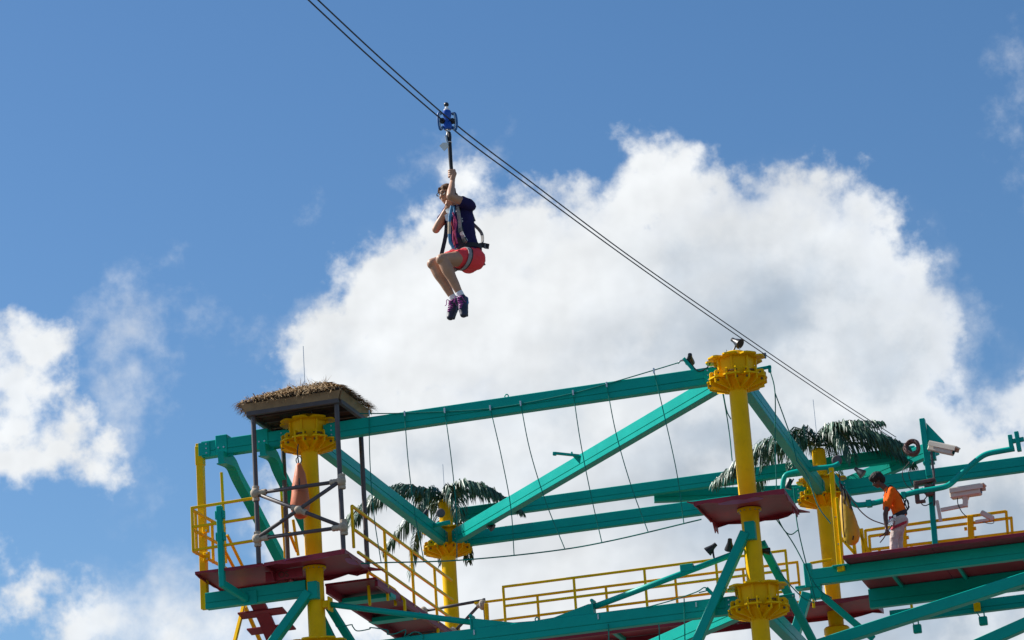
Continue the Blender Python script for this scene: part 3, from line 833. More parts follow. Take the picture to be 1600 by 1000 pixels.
for q, a, b in ((rv, r1, r2), (iv, i1, i2)):
    roof.faces.new((q[0], q[1], b, a)); roof.faces.new((q[1], q[2], b)); roof.faces.new((q[2], q[3], a, b)); roof.faces.new((q[3], q[0], a))
for i in range(4): roof.faces.new((rv[i], rv[(i + 1) % 4], iv[(i + 1) % 4], iv[i]))
bmesh.ops.recalc_face_normals(roof, faces=roof.faces)
roof_o = fin('roof', roof, DARKWOOD, hut)
F_ = .025
for (a, b) in ((0, 1), (1, 2), (2, 3), (3, 0)):
    lo = [((S0, T0), (S1, T0), (S1, T1), (S0, T1))[i] for i in (a, b)]; hi = [cs[i] for i in (a, b)]
    e = (G(*hi[1], 0) - G(*hi[0], 0)).normalized(); out = e.cross(Z); 
    if out.dot(G(*hi[0], 0) - G(BU, 0, 0)) < 0: out = -out
    p0, p1 = G(*lo[0], ZE + .085), G(*lo[1], ZE + .085); q0, q1 = G(*hi[0], ZE + .215), G(*hi[1], ZE + .215)
    n = (p1 - p0).cross(q0 - p0).normalized()
    if n.dot(out) < 0: n = -n
    sh = n * .02
    bm = prism(BM(), [p0 + sh, p1 + sh, q1 + sh, q0 + sh], n, .025); fin('fascia_board', bm, TIMBER, hut)
for k in range(3):
    t = T0 + .3 + k * .4
    bm = BM(); bar(bm, G(S0 + .05, t, ZE + .075), G(S1 - .05, t, ZE + .075), .05, .05); fin('rafter', bm, DARKWOOD, hut)
th = BM()
rnd = random.Random(3)
def blade(bm, p, d, L, w, lift, n):
    side = d.cross(n).normalized() * w / 2
    a = p; b = p + d * L * .55 + n * lift; c = p + d * L + n * lift * .2
    v = [bm.verts.new(a - side), bm.verts.new(a + side), bm.verts.new(b + side * .8), bm.verts.new(b - side * .8), bm.verts.new(c)]
    bm.faces.new((v[0], v[1], v[2], v[3])); bm.faces.new((v[3], v[2], v[4]))
quads = [(rv[0].co if rv[0].is_valid else None) for _ in ()]
slopes = [(G(*cs[0], ZE + .24), G(*cs[1], ZE + .24), G(7.92, 0, APZ), G(7.25, 0, APZ)), (G(*cs[1], ZE + .24), G(*cs[2], ZE + .24), G(7.92, 0, APZ), G(7.92, 0, APZ)),
          (G(*cs[2], ZE + .24), G(*cs[3], ZE + .24), G(7.25, 0, APZ), G(7.92, 0, APZ)), (G(*cs[3], ZE + .24), G(*cs[0], ZE + .24), G(7.25, 0, APZ), G(7.25, 0, APZ))]
for (a, b, c, d) in slopes:
    n = (b - a).cross(d - a).normalized()
    if n.z < 0: n = -n
    dn = ((a + b) / 2 - (c + d) / 2).normalized()
    for k in range(1500):
        fy = rnd.random() ** 1.3; fx = rnd.random()
        p = (a.lerp(b, fx)).lerp(d.lerp(c, fx), fy) + n * rnd.uniform(0, .05)
        q = (dn + Vector((rnd.gauss(0, .3), rnd.gauss(0, .3), rnd.gauss(0, .12)))).normalized()
        blade(th, p, q, rnd.uniform(.12, .28), rnd.uniform(.010, .030), rnd.uniform(-.005, .04), n)
    for k in range(60):      # loose ends at eaves and ridge
        fx = rnd.random(); p = a.lerp(b, fx) if k % 3 else d.lerp(c, fx)
        q = (dn * (1 if k % 3 else -.2) + Vector((rnd.gauss(0, .4), rnd.gauss(0, .4), rnd.uniform(-.2, .8)))).normalized()
        blade(th, p, q, rnd.uniform(.08, .26), .009, .0, n)
tag(fin('thatch', th, THATCH, roof_o), kind='stuff')
bm = BM(); tube(bm, [G(7.62, 0, APZ - .02), G(7.62, 0, 16.50)], .006, 6); solo('lightning_rod', bm, STEEL, 'thin rod standing on the thatched roof', 'rod', 'thin metal rods', origin=G(7.62, 0, APZ))
bm = BM(); tube(bm, [G(SB_, BV, 15.7), G(SB_, BV, 16.5)], .006, 6); solo('lightning_rod', bm, STEEL, 'thin rod above the left palm crown', 'rod', 'thin metal rods', origin=G(SB_, BV, 15.7))
bm = BM(); tube(bm, [G(SR_, BV, 15.7), G(SR_, BV, 16.75)], .006, 6); solo('lightning_rod', bm, STEEL, 'thin rod above the right palm crown', 'rod', 'thin metal rods', origin=G(SR_, BV, 15.7))

# bamboo-style cross bracing with rope lashings
xb = thing('bamboo_lattice', 'grey pole lattice with rope lashed joints in front of the orange bag', 'lattice', G(7.58, -.66, 13))
zt, zb_ = 13.78, 12.98
PA, PB, PC, PD = G(8.36, -.68, zt), G(6.80, -.68, zt), G(8.36, -.68, zb_), G(6.80, -.68, zb_)
PM = (PA + PD) / 2
for a, b in ((PA, PB), (PC, PD), (PA, PD), (PC, PB)):
    off = V * (-.03 if (a, b) == (PC, PB) else 0)
    bm = BM(); tube(bm, [a + off, b + off], .034, 12); fin('pole', bm, GREYPOST, xb, smooth=True)
for p in (PA, PB, PC, PD, PM):
    bm = BM()
    if p is not PM:
        tube(bm, [p + V * .03 + Z * (-.13 + .26 * i / 10) for i in range(11)], [.058 + .006 * (i % 2) for i in range(11)], 12)
        sg = 1 if p in (PB, PD) else -1
        tube(bm, [p + U * sg * (.05 + .15 * i / 6) - Z * 0 for i in range(7)], [.05 + .006 * (i % 2) for i in range(7)], 12)
        ball(bm, p - V * .01, .085, .085, .085, 10)
    else:
        tube(bm, [p + (PA - PD).normalized() * (-.14 + .28 * i / 10) for i in range(11)], [.05 + .006 * (i % 2) for i in range(11)], 12)
        ball(bm, p - V * .02, .085, .08, .075, 10)
    fin('lashing', bm, ROPEBEI, xb, angle=1.0)
# similar poles behind the left palm column
xb2 = thing('bamboo_lattice', 'grey poles with rope lashings left of the back walkway railing', 'lattice', onrow(755, 945, 7.7))
for a, b in (((660, 955), (755, 938)), ((752, 942), (712, 985)), ((756, 935), (760, 985))):
    bm = BM(); tube(bm, [onrow(*a, 8.25), onrow(*b, 8.25)], .03, 10); fin('pole', bm, GREYPOST, xb2, smooth=True)
for px, py in ((754, 945), (708, 988), (662, 956)):
    bm = BM(); c = onrow(px, py, 8.2); ball(bm, c, .085, .08, .11, 10); tube(bm, [c + U * .12 - Z * .02, c - U * .06 + Z * .05], .05, 8); fin('lashing', bm, ROPEBEI, xb2)
rt = thing('gate_post', 'short yellow post where the rear walkway railing starts beside the rope lashing', 'post', onrow(761, 960, 8.15), 'thick yellow gate posts')
bm = BM(); bar(bm, onrow(760, 943, 8.15), onrow(762, 985, 8.15), .07, .07, V); fin('shaft', bm, YEL, rt)

# ------------------------------------------------------------------ hanging bags


def bag(name, label, top, bottom, rmax, material, marks, tilt_ax=None, group='hanging rescue bags'):
    top = Vector(top); bottom = Vector(bottom); ax = (bottom - top); L = ax.length; ax.normalize()
    rt = thing(name, label, 'bag', top, group)
    bm = BM(); prof = [(.025, 0), (.05, .05), (.085, .18), (.115, .38), (.138, .58), (.15, .74), (.14, .86), (.10, .95), (.05, .99), (.01, 1.0)]
    lathe(bm, top, [(r / .15 * rmax, h * L) for r, h in prof], 22, axis=ax)
    for v in bm.verts:
        v.co += (v.co - top).cross(ax).normalized() * 0 + Vector((mnoise.noise(v.co * 9), mnoise.noise(v.co * 9 + Vector((5, 0, 0))), 0)) * .018
    fin('sack', bm, material, rt, smooth=True)
    bm = BM(); tube(bm, curve([top - ax * .34, top - ax * .18 + U * .02, top + ax * .02], 4), .012, 8); fin('hanging_cord', bm, BLACK, rt)
    bm = BM(); c = top - ax * .06
    tube(bm, [c + (U * math.cos(a) * .05 + Z * math.sin(a) * .07) for a in (2 * math.pi * i / 12 for i in range(13))], .009, 6); fin('carabiner', bm, BLACK, rt)
    fr = -V * rmax
    for (f0, du0, f1, du1) in marks:
        a = top + ax * L * f0 + U * du0; b = top + ax * L * f1 + U * du1
        def surf(p):
            h = (p - top).dot(ax); c = top + ax * h; r = 0
            for (r0, h0), (r1, h1) in zip(prof, prof[1:]):
                if h0 * L <= h <= h1 * L: r = (r0 + (r1 - r0) * (h - h0 * L) / (h1 * L - h0 * L)) / .15 * rmax
            lat = (p - c).dot(U); return c + U * lat - V * math.sqrt(max(0, r * r - lat * lat)) * 1.03 - V * .012
        bm = BM(); ribbon(bm, [surf(a.lerp(b, i / 8)) for i in range(9)], .022, U if abs((b - a).dot(U)) < (b - a).length * .7 else Z, .006); fin('strap', bm, BLACKWEB, rt)
    return rt


bag('rescue_bag', 'orange rescue bag hanging in the hut behind the pole lattice', onrow(467, 724, -.42), onrow(470, 811, -.42), .165, ORANGE_BAG, [(.30, -.04, .48, -.05), (.42, .03, .48, -.05), (.76, .10, .86, .02)])
bagY = bag('rescue_bag', 'yellow rescue bag hanging by the right column', onrow(1317, 768, 5.6), onrow(1333, 852, 5.6), .165, YELLOW_BAG, [(.05, .02, .95, .12), (.86, -.06, .93, -.03)])
for k in range(5):
    a = onrow(1311 + 3 * k, 752 + 4 * k, 5.55); b = onrow(1316 + 4 * k, 785 + 3 * k, 5.5)
    bm = BM(); tube(bm, curve([a, a.lerp(b, .5) + U * random.uniform(-.06, .06), b], 4), .012, 6); fin('strap', bm, (BROPE, BLACKWEB, TANROPE, BROPE, BLACKWEB)[k], bagY)

# ------------------------------------------------------------------ rope bridge and ropes


def rope(bm, pts, r=.011, n=6): return tube(bm, curve(pts, n), r, 7)


br = thing('rope_bridge', 'green rope curtain hung between the hut platform and the tall column', 'rope bridge', G(3.7, -.12, 13.5))
bm = BM(); rope(bm, [G(6.6, -.12, 15.09), G(5.79, -.12, 14.98), G(4.28, -.12, 14.84), G(3.0, -.12, 14.88), G(2.2, -.12, 14.97), G(1.37, -.12, 15.09), G(.92, -.12, 15.16)], .010); fin('top_rope', bm, GROPE, br)
bm = BM(); rope(bm, [G(6.72, -.1, 12.46), G(6.3, -.1, 12.42), G(4.97, -.1, 12.29), G(3.40, -.1, 12.24), G(2.3, -.1, 12.285), G(.79, -.1, 12.44)], .012); fin('bottom_rope', bm, GROPE, br)
drops = [((6.43, 15.08), (6.36, 12.43)), ((5.79, 14.97), (5.6, 12.35)), ((5.07, 14.92), (5.02, 12.30)), ((4.26, 14.85), (4.02, 12.25)), ((3.72, 14.85), (3.14, 12.25)),
         ((2.79, 14.905), (2.50, 12.28)), ((2.20, 14.96), (1.70, 12.34)), ((1.37, 15.08), (1.09, 12.42))]
for i, ((s0, z0), (s1, z1)) in enumerate(drops):
    bm = BM(); b_ = (.10, .08, -.10, -.13, .13, .05, .11, -.08)[i]
    rope(bm, [G(s0, -.12, z0), G(s0 + (s1 - s0) * .3 + b_ * .5, -.12, z0 + (z1 - z0) * .33), G(s0 + (s1 - s0) * .68 + b_ * .6, -.11, z0 + (z1 - z0) * .68), G(s1, -.1, z1)], .0085); fin('hanging_rope', bm, GROPE, br)
    bm = BM(); tube(bm, [G(s0, -.12, z0 - .045), G(s0, -.12, z0 + .045)], .016, 8); fin('clip', bm, STEEL, br)
for s in (2.66, 4.8, 1.0):
    z = ZL + .07
    bm = BM(); tube(bm, [G(s, -.10, z - .04), G(s, -.10, z + .04)], .014, 8); fin('clip', bm, STEEL, br)

r1 = thing('rigging_ropes', 'green ropes trailing down right of the tall column', 'ropes', G(-.3, 1, 15.2))
A0 = G(-.38, .55, 15.02)
ends = [[(1203, 578), (1211, 615), (1211, 700), (1213, 760), (1209, 806)], [(1211, 614), (1226, 655), (1238, 690), (1245, 720)], [(1245, 720), (1262, 745), (1278, 790), (1298, 818)],
        [(1209, 806), (1240, 850), (1275, 915), (1300, 935)], [(1212, 803), (1225, 828), (1236, 835), (1247, 828)], [(1240, 760), (1246, 820), (1262, 890), (1275, 940)], [(1190, 850), (1215, 890), (1250, 930), (1272, 942)]]
for e in ends:
    bm = BM(); rope(bm, [onrow(px, py, .75) for px, py in e], .010, 8); fin('rope', bm, GROPE, r1)
r2 = thing('rigging_ropes', 'pair of green ropes dropping left of the tall column', 'ropes', G(.2, .6, 14.5))
for e in ([(1126, 598), (1134, 640), (1140, 680), (1144, 720)], [(1128, 602), (1135, 640), (1142, 655)]):
    bm = BM(); rope(bm, [onrow(px, py, 1.0) for px, py in e], .010, 6); fin('rope', bm, GROPE, r2)
arm = thing('rope_bracket', 'green arm right of the round column cap holding ropes', 'bracket', onrow(1195, 572, .6))
bm = BM(); bar(bm, onrow(1183, 577, .6), onrow(1205, 573, .6), .05, .05); bar(bm, onrow(1202, 571, .6), onrow(1203, 582, .6), .05, .05, V); fin('arm', bm, TEAL, arm)
lp = thing('rope_bracket', 'green arm with a hole right of the lower yellow connector', 'bracket', onrow(1230, 933, .5))
bm = BM(); bar(bm, onrow(1212, 935, .5), onrow(1242, 930, .5), .03, .075); fin('arm', bm, TEAL, lp)
bm = BM(); lathe(bm, onrow(1239, 931, .48), [(.014, 0), (.014, .01)], 10, axis=-V); fin('bolt', bm, STEEL, lp)
# low rope with loop behind the front leg brace
bm = BM(); rope(bm, [onrow(1010, 949, -.12), onrow(1050, 938, -.12), onrow(1088, 925, -.12), onrow(1100, 918, -.12), onrow(1106, 922, -.12), onrow(1092, 926, -.12)], .010)
solo('loop_rope', bm, GROPE, 'dark rope ending in a loop above the low front beam', 'rope')
hk = thing('rope_bracket', 'small green finger bracket behind the front leg brace above the low beam', 'bracket', onrow(1112, 928, .0))
bm = BM(); bar(bm, onrow(1104, 919, 0), onrow(1120, 935, 0), .05, .06); fin('arm', bm, TEAL, hk)
# a few ropes hanging under the low steel
hr = thing('rigging_ropes', 'three thin green ropes hanging under the low front beam', 'ropes', onrow(1000, 990, -.1))
for px in (950, 1029, 1069):
    bm = BM(); rope(bm, [onrow(px, 935 if px > 1050 else 975, -.12), onrow(px + 1, 985, -.12), onrow(px + 2, 1040, -.12)], .010); fin('rope', bm, GROPE, hr)
tk = thing('tangled_rope', 'tangle of green rope at the bottom beside the left column', 'rope', onrow(560, 985, -.1))
bm = BM(); rope(bm, [onrow(524 + 9.5 * i + 6 * math.sin(i * 4.1), 976 + 5 * math.sin(i * 2.3 + i * i * .3) + 1.2 * i, -.2) for i in range(16)], .010, 5); fin('rope', bm, GROPE, tk)

# bent teal tube rail by the person
rl = thing('curved_tube_rail', 'bent green tube rail passing behind the person in orange', 'rail', onrow(1430, 770, 7.3))
bm = BM(); tube(bm, curve([onrow(px, py, 7.25) for px, py in ((1301, 742), (1312, 756), (1325, 776), (1334, 787), (1345, 789), (1370, 785), (1400, 777), (1430, 769), (1455, 765), (1478, 760), (1490, 752), (1510, 733), (1530, 716), (1543, 709), (1562, 705), (1585, 701))], 4), .055, 12); fin('tube', bm, TEAL, rl, smooth=True)
bm = BM(); bar(bm, onrow(1578, 680, 7.25), onrow(1581, 703, 7.25), .08, .10, V); bar(bm, onrow(1588, 675, 7.25), onrow(1593, 705, 7.25), .08, .12, V); bar(bm, onrow(1580, 690, 7.25), onrow(1600, 686, 7.25), .07, .08); fin('end_bracket', bm, TEAL, rl)
bm = BM(); block(bm, onrow(1358, 787, 7.25), .10, .14, .13); block(bm, onrow(1412, 774, 7.25), .08, .14, .12); fin('clamp', bm, TEAL, rl)
rl = thing('bent_tube_rail', 'short green tube elbow in front of the right column', 'rail', onrow(1275, 745, 6.9))
bm = BM(); tube(bm, curve([onrow(px, py, 6.8) for px, py in ((1222, 770), (1226, 745), (1240, 738), (1275, 732), (1300, 729), (1312, 724))], 4), .05, 12); fin('tube', bm, TEAL, rl, smooth=True)

# camera mast
mast = thing('camera_mast', 'green mast with brown fittings right of the person in orange', 'mast', onrow(1462, 855, 7.6))
bm = BM(); bar(bm, onrow(1462, 858, 7.4), onrow(1452, 740, 7.4), .10, .10, V); fin('shaft', bm, TEAL, mast)
bm = BM(); bar(bm, onrow(1452, 745, 7.4), onrow(1441, 655, 7.4), .10, .16, V); fin('head_post', bm, TEAL, mast)
bm = prism(BM(), [onrow(px, py, 7.5) for px, py in ((1448, 662), (1475, 690), (1475, 700), (1450, 690))], V, .16); fin('gusset', bm, TEAL, mast)
bm = BM(); bar(bm, onrow(1445, 715, 7.4), onrow(1462, 712, 7.4), .16, .16); bar(bm, onrow(1443, 725, 7.42), onrow(1460, 722, 7.42), .2, .05); fin('collar', bm, TEAL, mast)
FIT = mat('rusty_fitting', (.12, .07, .06), .7, var=.3, vscale=15)
bm = BM(); bar(bm, onrow(1431, 752, 7.3), onrow(1434, 786, 7.3), .08, .1, V); bar(bm, onrow(1430, 756, 7.32), onrow(1462, 750, 7.32), .16, .06); bar(bm, onrow(1431, 785, 7.3), onrow(1446, 783, 7.3), .10, .05); block(bm, onrow(1452, 766, 7.3), .16, .14, .22, bev=.02); fin('fitting', bm, FIT, mast)
bm = BM(); tube(bm, [onrow(1455, 706, 7.28), onrow(1459, 740, 7.28), onrow(1460, 790, 7.28)], .022, 8); fin('conduit', bm, GREYPOST, mast)
bm = BM(); rope(bm, [onrow(px, py, 7.3) for px, py in ((1440, 768), (1448, 775), (1440, 786), (1446, 790), (1456, 785))], .01); fin('cable', bm, BLACK, mast)
for (x0, dx) in ((1421, -6), (1428, -3)):
    bm = BM(); rope(bm, [onrow(px, py, 7.3) for px, py in ((x0, 722), (x0 + dx - 5, 738), (x0 + dx, 756), (x0 + 6, 766), (x0 + 14, 762))], .008); fin('cable', bm, BLACK, mast)
# rope coil
cc = onrow(1425, 699, 7.2); bm = BM()
for k in range(10):
    rr = .095 + .055 * random.random(); ph = random.random() * 6
    tube(bm, [cc + U * math.cos(a + ph) * rr * (1 + .05 * math.sin(3 * a + k)) + Z * math.sin(a + ph) * rr * 1.05 + V * (.03 * math.sin(k * 2 + 2 * a) + (k - 4) * .012) for a in (2 * math.pi * i / 26 for i in range(27))], .019, 6)
solo('rope_coil', bm, BROPE, 'coil of brown rope hung on the green mast', 'rope coil', origin=cc)


def cctv(name, label, c, d, L, w, h, hood=True):
    c = Vector(c); d = Vector(d).normalized(); _, x, y = frame(d)
    rt = thing(name, label, 'camera', c, 'security cameras')
    bm = BM(); bar(bm, c - d * L / 2, c + d * L / 2, w, h, y, .02); fin('housing', bm, BEIGE, rt)
    bm = BM(); bar(bm, c - d * L * .48 + y * (h / 2 + .018), c + d * L * .66 + y * (h / 2 + .018), w * 1.25, .03, y, .01)
    for sgn in (-1, 1): bar(bm, c - d * L * .48 + y * (h * .35) + x * sgn * w * .62, c + d * L * .62 + y * (h * .35) + x * sgn * w * .62, .015, h * .55, y, .004)
    fin('sun_shield', bm, BEIGE, rt)
    bm = BM(); lathe(bm, c + d * L * .5, [(h * .36, -.01), (h * .36, .012)], 16, axis=d); fin('lens', bm, GLASS, rt)
    return rt


cctv('security_camera', 'beige security camera pointing right beside the rope coil, tilted down', onrow(1471, 702, 7.3), -U * 1 - V * .25 - Z * .42, .50, .17, .15)
c2 = cctv('security_camera', 'beige security camera level on an arm over the yellow railing', onrow(1509, 770, 7.2), -U * 1 - V * .1 - Z * .0, .58, .2, .16)
bm = BM(); bar(bm, onrow(1470, 797, 7.2), onrow(1512, 789, 7.2), .06, .07); bar(bm, onrow(1508, 792, 7.2), onrow(1509, 778, 7.2), .09, .11, V); lathe(bm, onrow(1509, 782, 7.2), [(.05, 0), (.075, .05), (.06, .1)], 12); bar(bm, onrow(1464, 782, 7.25), onrow(1470, 815, 7.25), .06, .06, V); fin('arm', bm, BEIGE, c2)
bm = BM(); rope(bm, [onrow(px, py, 7.15) for px, py in ((1496, 778), (1497, 788), (1503, 800), (1511, 808))], .009); fin('cable', bm, BLACK, c2)
c3 = thing('security_camera', 'small grey camera on a bracket at the top rail end', 'camera', onrow(1545, 806, 7.3), 'security cameras')
c = onrow(1543, 806, 7.35); bm = BM(); d = (-U * .75 - Z * .55).normalized(); bar(bm, c - d * .14, c + d * .13, .1, .1, Z, .02); fin('housing', bm, BEIGE, c3)
bm = BM(); bar(bm, onrow(1524, 815, 7.35), onrow(1545, 812, 7.35), .05, .05); fin('arm', bm, BEIGE, c3)
bm = BM(); rope(bm, [onrow(1548, 808, 7.35), onrow(1553, 816, 7.35), onrow(1546, 818, 7.35), onrow(1530, 814, 7.35)], .007); fin('cable', bm, BLACK, c3)


def floodlight(label, c, aim, yoke_to, r=.075, group='black floodlights'):
    c = Vector(c); aim = Vector(aim).normalized()
    rt = thing('floodlight', label, 'floodlight', c, group)
    bm = BM(); lathe(bm, c, [(.02, -.13), (.035, -.125), (.04, -.07), (r * .6, -.04), (r, .05), (r * 1.05, .07)], 18, axis=aim); fin('lamp_housing', bm, BLACK, rt, angle=.7)
    bm = BM(); lathe(bm, c + aim * .066, [(r * .9, 0), (r * .9, .008)], 14, axis=aim); fin('lens', bm, GLASS, rt)
    bm = BM(); tube(bm, curve([c - aim * .08, c - aim * .05 - Z * .07, Vector(yoke_to)], 4), .016, 8); fin('bracket', bm, BLACK, rt)
    return rt


floodlight('black floodlight on top of the tall column', onrow(1152, 535, -.05), U * -.7 - Z * .6 - V * .3, G(.03, -.02, 15.22), .085)
floodlight('black floodlight at the right end of the long front beam', onrow(1078, 562, -.02), U * .2 + V * .7 - Z * .4, onrow(1084, 575, 0), .08)
br_ = thing('rope_bracket', 'green upright arm on the long front beam beside a floodlight', 'bracket', onrow(1084, 577, -.02))
bm = BM(); bar(bm, onrow(1068, 560, -.05), onrow(1085, 580, -.05), .06, .05, V); fin('arm', bm, TEAL, br_)
bm = BM(); rope(bm, [onrow(1059, 568, -.1), onrow(1063, 564, -.1), onrow(1068, 563, -.1)], .016); fin('turnbuckle', bm, STEEL, br_)
bm = BM(); rope(bm, [onrow(1084, 574, -.1), onrow(1092, 580, -.1), onrow(1104, 575, -.1), onrow(1110, 566, -.1)], .009); solo('power_cable', bm, BLACK, 'black cable looping from the floodlight to the yellow cap', 'cable')
floodlight('left of two black floodlights on the right tube brace', onrow(1110, 858, 0), U * .75 - Z * .55, onrow(1116, 874, 0), .08)
floodlight('right of two black floodlights on the right tube brace', onrow(1140, 853, 0), U * .2 - Z * .6 + V * .5, onrow(1146, 868, 0), .08)
floodlight('black lamp on the right side of the tall column below the platform', onrow(1196, 861, .1), -U - Z * .2, onrow(1190, 864, .1), .06)
floodlight('black lamp below the left palm crown on the left side', onrow(663, 805, 7.4), U * .4 - Z * .8 - V * .3, onrow(672, 815, 7.4), .075)
floodlight('black lamp hanging at the base of the sunlit diagonal beam', onrow(766, 822, 7.4), -U * .6 - Z * .5, onrow(758, 818, 7.4), .08)
floodlight('black lamp left of the right yellow connector', onrow(1232, 758, 7.6), U * .3 - Z * .8, onrow(1240, 748, 7.6), .08)
floodlight('black lamp above the head of the person in orange', onrow(1344, 738, 7.4), -U * .6 - Z * .6, onrow(1337, 730, 7.4), .09)
floodlight('small black lamp on the round cap edge facing right', onrow(1190, 556, .3), -U - Z * .1, onrow(1183, 562, .3), .05)
sp = thing('junction_box', 'grey round box on the upper post under the right palm', 'box', onrow(1308, 720, 7.6), 'grey round boxes under the palms')
bm = BM(); lathe(bm, onrow(1308, 720, 7.6), [(.10, 0), (.10, .05), (.08, .06)], 16, axis=-V); fin('housing', bm, GREYPOST, sp)
sp = thing('junction_box', 'grey round box on the post under the left palm', 'box', onrow(665, 803, 7.5), 'grey round boxes under the palms')
bm = BM(); lathe(bm, onrow(689, 802, 7.6), [(.09, 0), (.09, .05), (.07, .06)], 16, axis=-V); fin('housing', bm, GREYPOST, sp)
sp = thing('tube_rail', 'short green tube crossing in front of the left palm column', 'rail', onrow(685, 820, 7.5))
bm = BM(); tube(bm, [onrow(668, 823, 7.5), onrow(703, 816, 7.5)], .045, 10); fin('tube', bm, TEAL, sp, smooth=True)

# ------------------------------------------------------------------ palm crowns


def frond(root, ctrl, Lmax, n, seed, spread=1.0):
    rg = random.Random(seed); pts = curve(ctrl, 10); N = len(pts)
    bm = BM(); tube(bm, pts, [.022 * (1 - .85 * i / (N - 1)) + .003 for i in range(N)], 6)
    st = fin('frond', bm, RACHIS, root)
    bm = BM()
    n = int(n * 1.8)
    for k in range(n):
        f = .06 + .94 * k / (n - 1); x = f * (N - 1); i = min(int(x), N - 2); p = pts[i].lerp(pts[i + 1], x - i)
        d = (pts[i + 1] - pts[i]).normalized(); side = d.cross(Z)
        side = side.normalized() if side.length > .1 else U.copy()
        prof = math.sin(math.pi * min(1, (.18 + .74 * f))) ** .6
        for sg in (-1, 1):
            L = Lmax * 1.18 * prof * rg.uniform(.75, 1.1)
            droop = rg.uniform(.9, 2.0)
            dir0 = (side * sg * rg.uniform(.5, 1.0) * spread + d * (.55 + .35 * f) + Z * rg.uniform(-.15, .4)).normalized()
            dir1 = (dir0 - Z * droop).normalized(); dir2 = (dir1 - Z * droop * .9).normalized()
            q0 = p; q1 = q0 + dir0 * L * .3; q2 = q1 + dir1 * L * .4; q3 = q2 + dir2 * L * .3
            w = rg.uniform(.020, .036)
            wd = dir1.cross(side.cross(dir1)).normalized() if False else (d - dir1 * d.dot(dir1)).normalized()
            tw = rg.uniform(-.6, .6); wd = (wd + side * tw).normalized()
            v = [bm.verts.new(q) for q in (q0 - wd * w * .3, q0 + wd * w * .3, q1 + wd * w * .5, q1 - wd * w * .5, q2 + wd * w * .42, q2 - wd * w * .42, q3)]
            bm.faces.new((v[0], v[1], v[2], v[3])); bm.faces.new((v[3], v[2], v[4], v[5])); bm.faces.new((v[5], v[4], v[6]))
    tag(fin('leaflets', bm, LEAF, st), kind='stuff')


def ctrl_dir(c, ang, L, rise, drop):
    d = Vector((math.cos(ang), math.sin(ang), 0))
    return [c, c + d * L * .25 + Z * rise * .8, c + d * L * .55 + Z * rise, c + d * L * .85 + Z * (rise * .4 - drop * .35), c + d * L + Z * (rise * .1 - drop)]


def GR(a, b, z): return G(a + SR_, b, z + .20)


def GB(a, b, z): return G(a + SB_ - BU, b, z + .20)


pc = GR(0, BV, 15.60)
palm = thing('palm_crown', 'dark green palm fronds on the right column near the person in orange', 'palm fronds', pc, 'palm crowns on columns')
frond(palm, [pc, GR(.45, BV - .2, 15.70), GR(1.0, BV - .25, 15.60), GR(1.6, BV - .2, 15.38), GR(2.1, BV - .1, 15.12)], .52, 60, 1)
frond(palm, [pc, GR(-.45, BV - .1, 15.86), GR(-.95, BV - .1, 15.72), GR(-1.4, BV - .1, 15.52), GR(-1.75, BV - .1, 15.32)], .50, 60, 2)
frond(palm, [pc, GR(-.25, BV - .3, 15.85), GR(-.6, BV - .6, 15.84), GR(-1.0, BV - .8, 15.74), GR(-1.4, BV - .9, 15.66)], .40, 40, 3)
frond(palm, ctrl_dir(pc, PH + 2.4, 1.0, .22, .5), .5, 40, 4)
frond(palm, ctrl_dir(pc, PH + 1.1, .9, .25, .6), .5, 36, 5)
frond(palm, ctrl_dir(pc, PH - .6, 1.9, .25, .6), .5, 44, 6)
frond(palm, ctrl_dir(pc, PH - 1.6, 1.6, .25, .8), .45, 40, 7)
frond(palm, [pc, GR(-.4, BV + .2, 15.92), GR(-.85, BV + .25, 15.86), GR(-1.25, BV + .3, 15.68), GR(-1.6, BV + .3, 15.45)], .5, 52, 9)
frond(palm, [pc, GR(.35, BV - .5, 15.74), GR(.8, BV - .6, 15.68), GR(1.3, BV - .55, 15.48), GR(1.7, BV - .4, 15.25)], .5, 50, 10)
frond(palm, [pc, GR(-.6, BV + .5, 15.7), GR(-1.2, BV + .7, 15.55), GR(-1.7, BV + .8, 15.2)], .5, 44, 8)
pc = GB(BU, BV, 15.50)
palm = thing('palm_crown', 'dark green palm fronds on the left back column above the ramp', 'palm fronds', pc, 'palm crowns on columns')
frond(palm, [pc, GB(8.05, BV - .3, 15.78), GB(8.6, BV - .4, 15.84), GB(9.2, BV - .3, 15.62), GB(9.75, BV - .2, 15.30)], .45, 60, 11)
frond(palm, [pc, GB(7.25, BV - .2, 15.78), GB(6.9, BV - .2, 15.74), GB(6.5, BV - .2, 15.55), GB(6.2, BV - .2, 15.22)], .46, 56, 12)
frond(palm, [pc, GB(7.9, BV + .5, 15.7), GB(8.4, BV + .7, 15.6), GB(8.9, BV + .8, 15.2), GB(9.2, BV + .8, 14.9)], .45, 46, 13)
frond(palm, ctrl_dir(pc, PH + 2.2, .9, .2, .6), .45, 40, 14)
frond(palm, ctrl_dir(pc, PH + 1.0, .8, .2, .7), .45, 36, 15)
frond(palm, ctrl_dir(pc, PH - 1.2, 1.4, .2, .9), .45, 40, 16)
frond(palm, [pc, GB(8.0, BV + .2, 15.5), GB(8.3, BV + .3, 15.1), GB(8.45, BV + .35, 14.6), GB(8.5, BV + .3, 14.15)], .36, 36, 17)
frond(palm, [pc, GB(7.5, BV + .5, 15.3), GB(7.4, BV + .6, 15.0), GB(7.36, BV + .6, 14.7), GB(7.36, BV + .6, 14.35)], .3, 30, 18)
frond(palm, [pc, GB(8.1, BV - .5, 15.70), GB(8.6, BV - .7, 15.66), GB(9.1, BV - .7, 15.42), GB(9.4, BV - .6, 15.18)], .42, 46, 19)
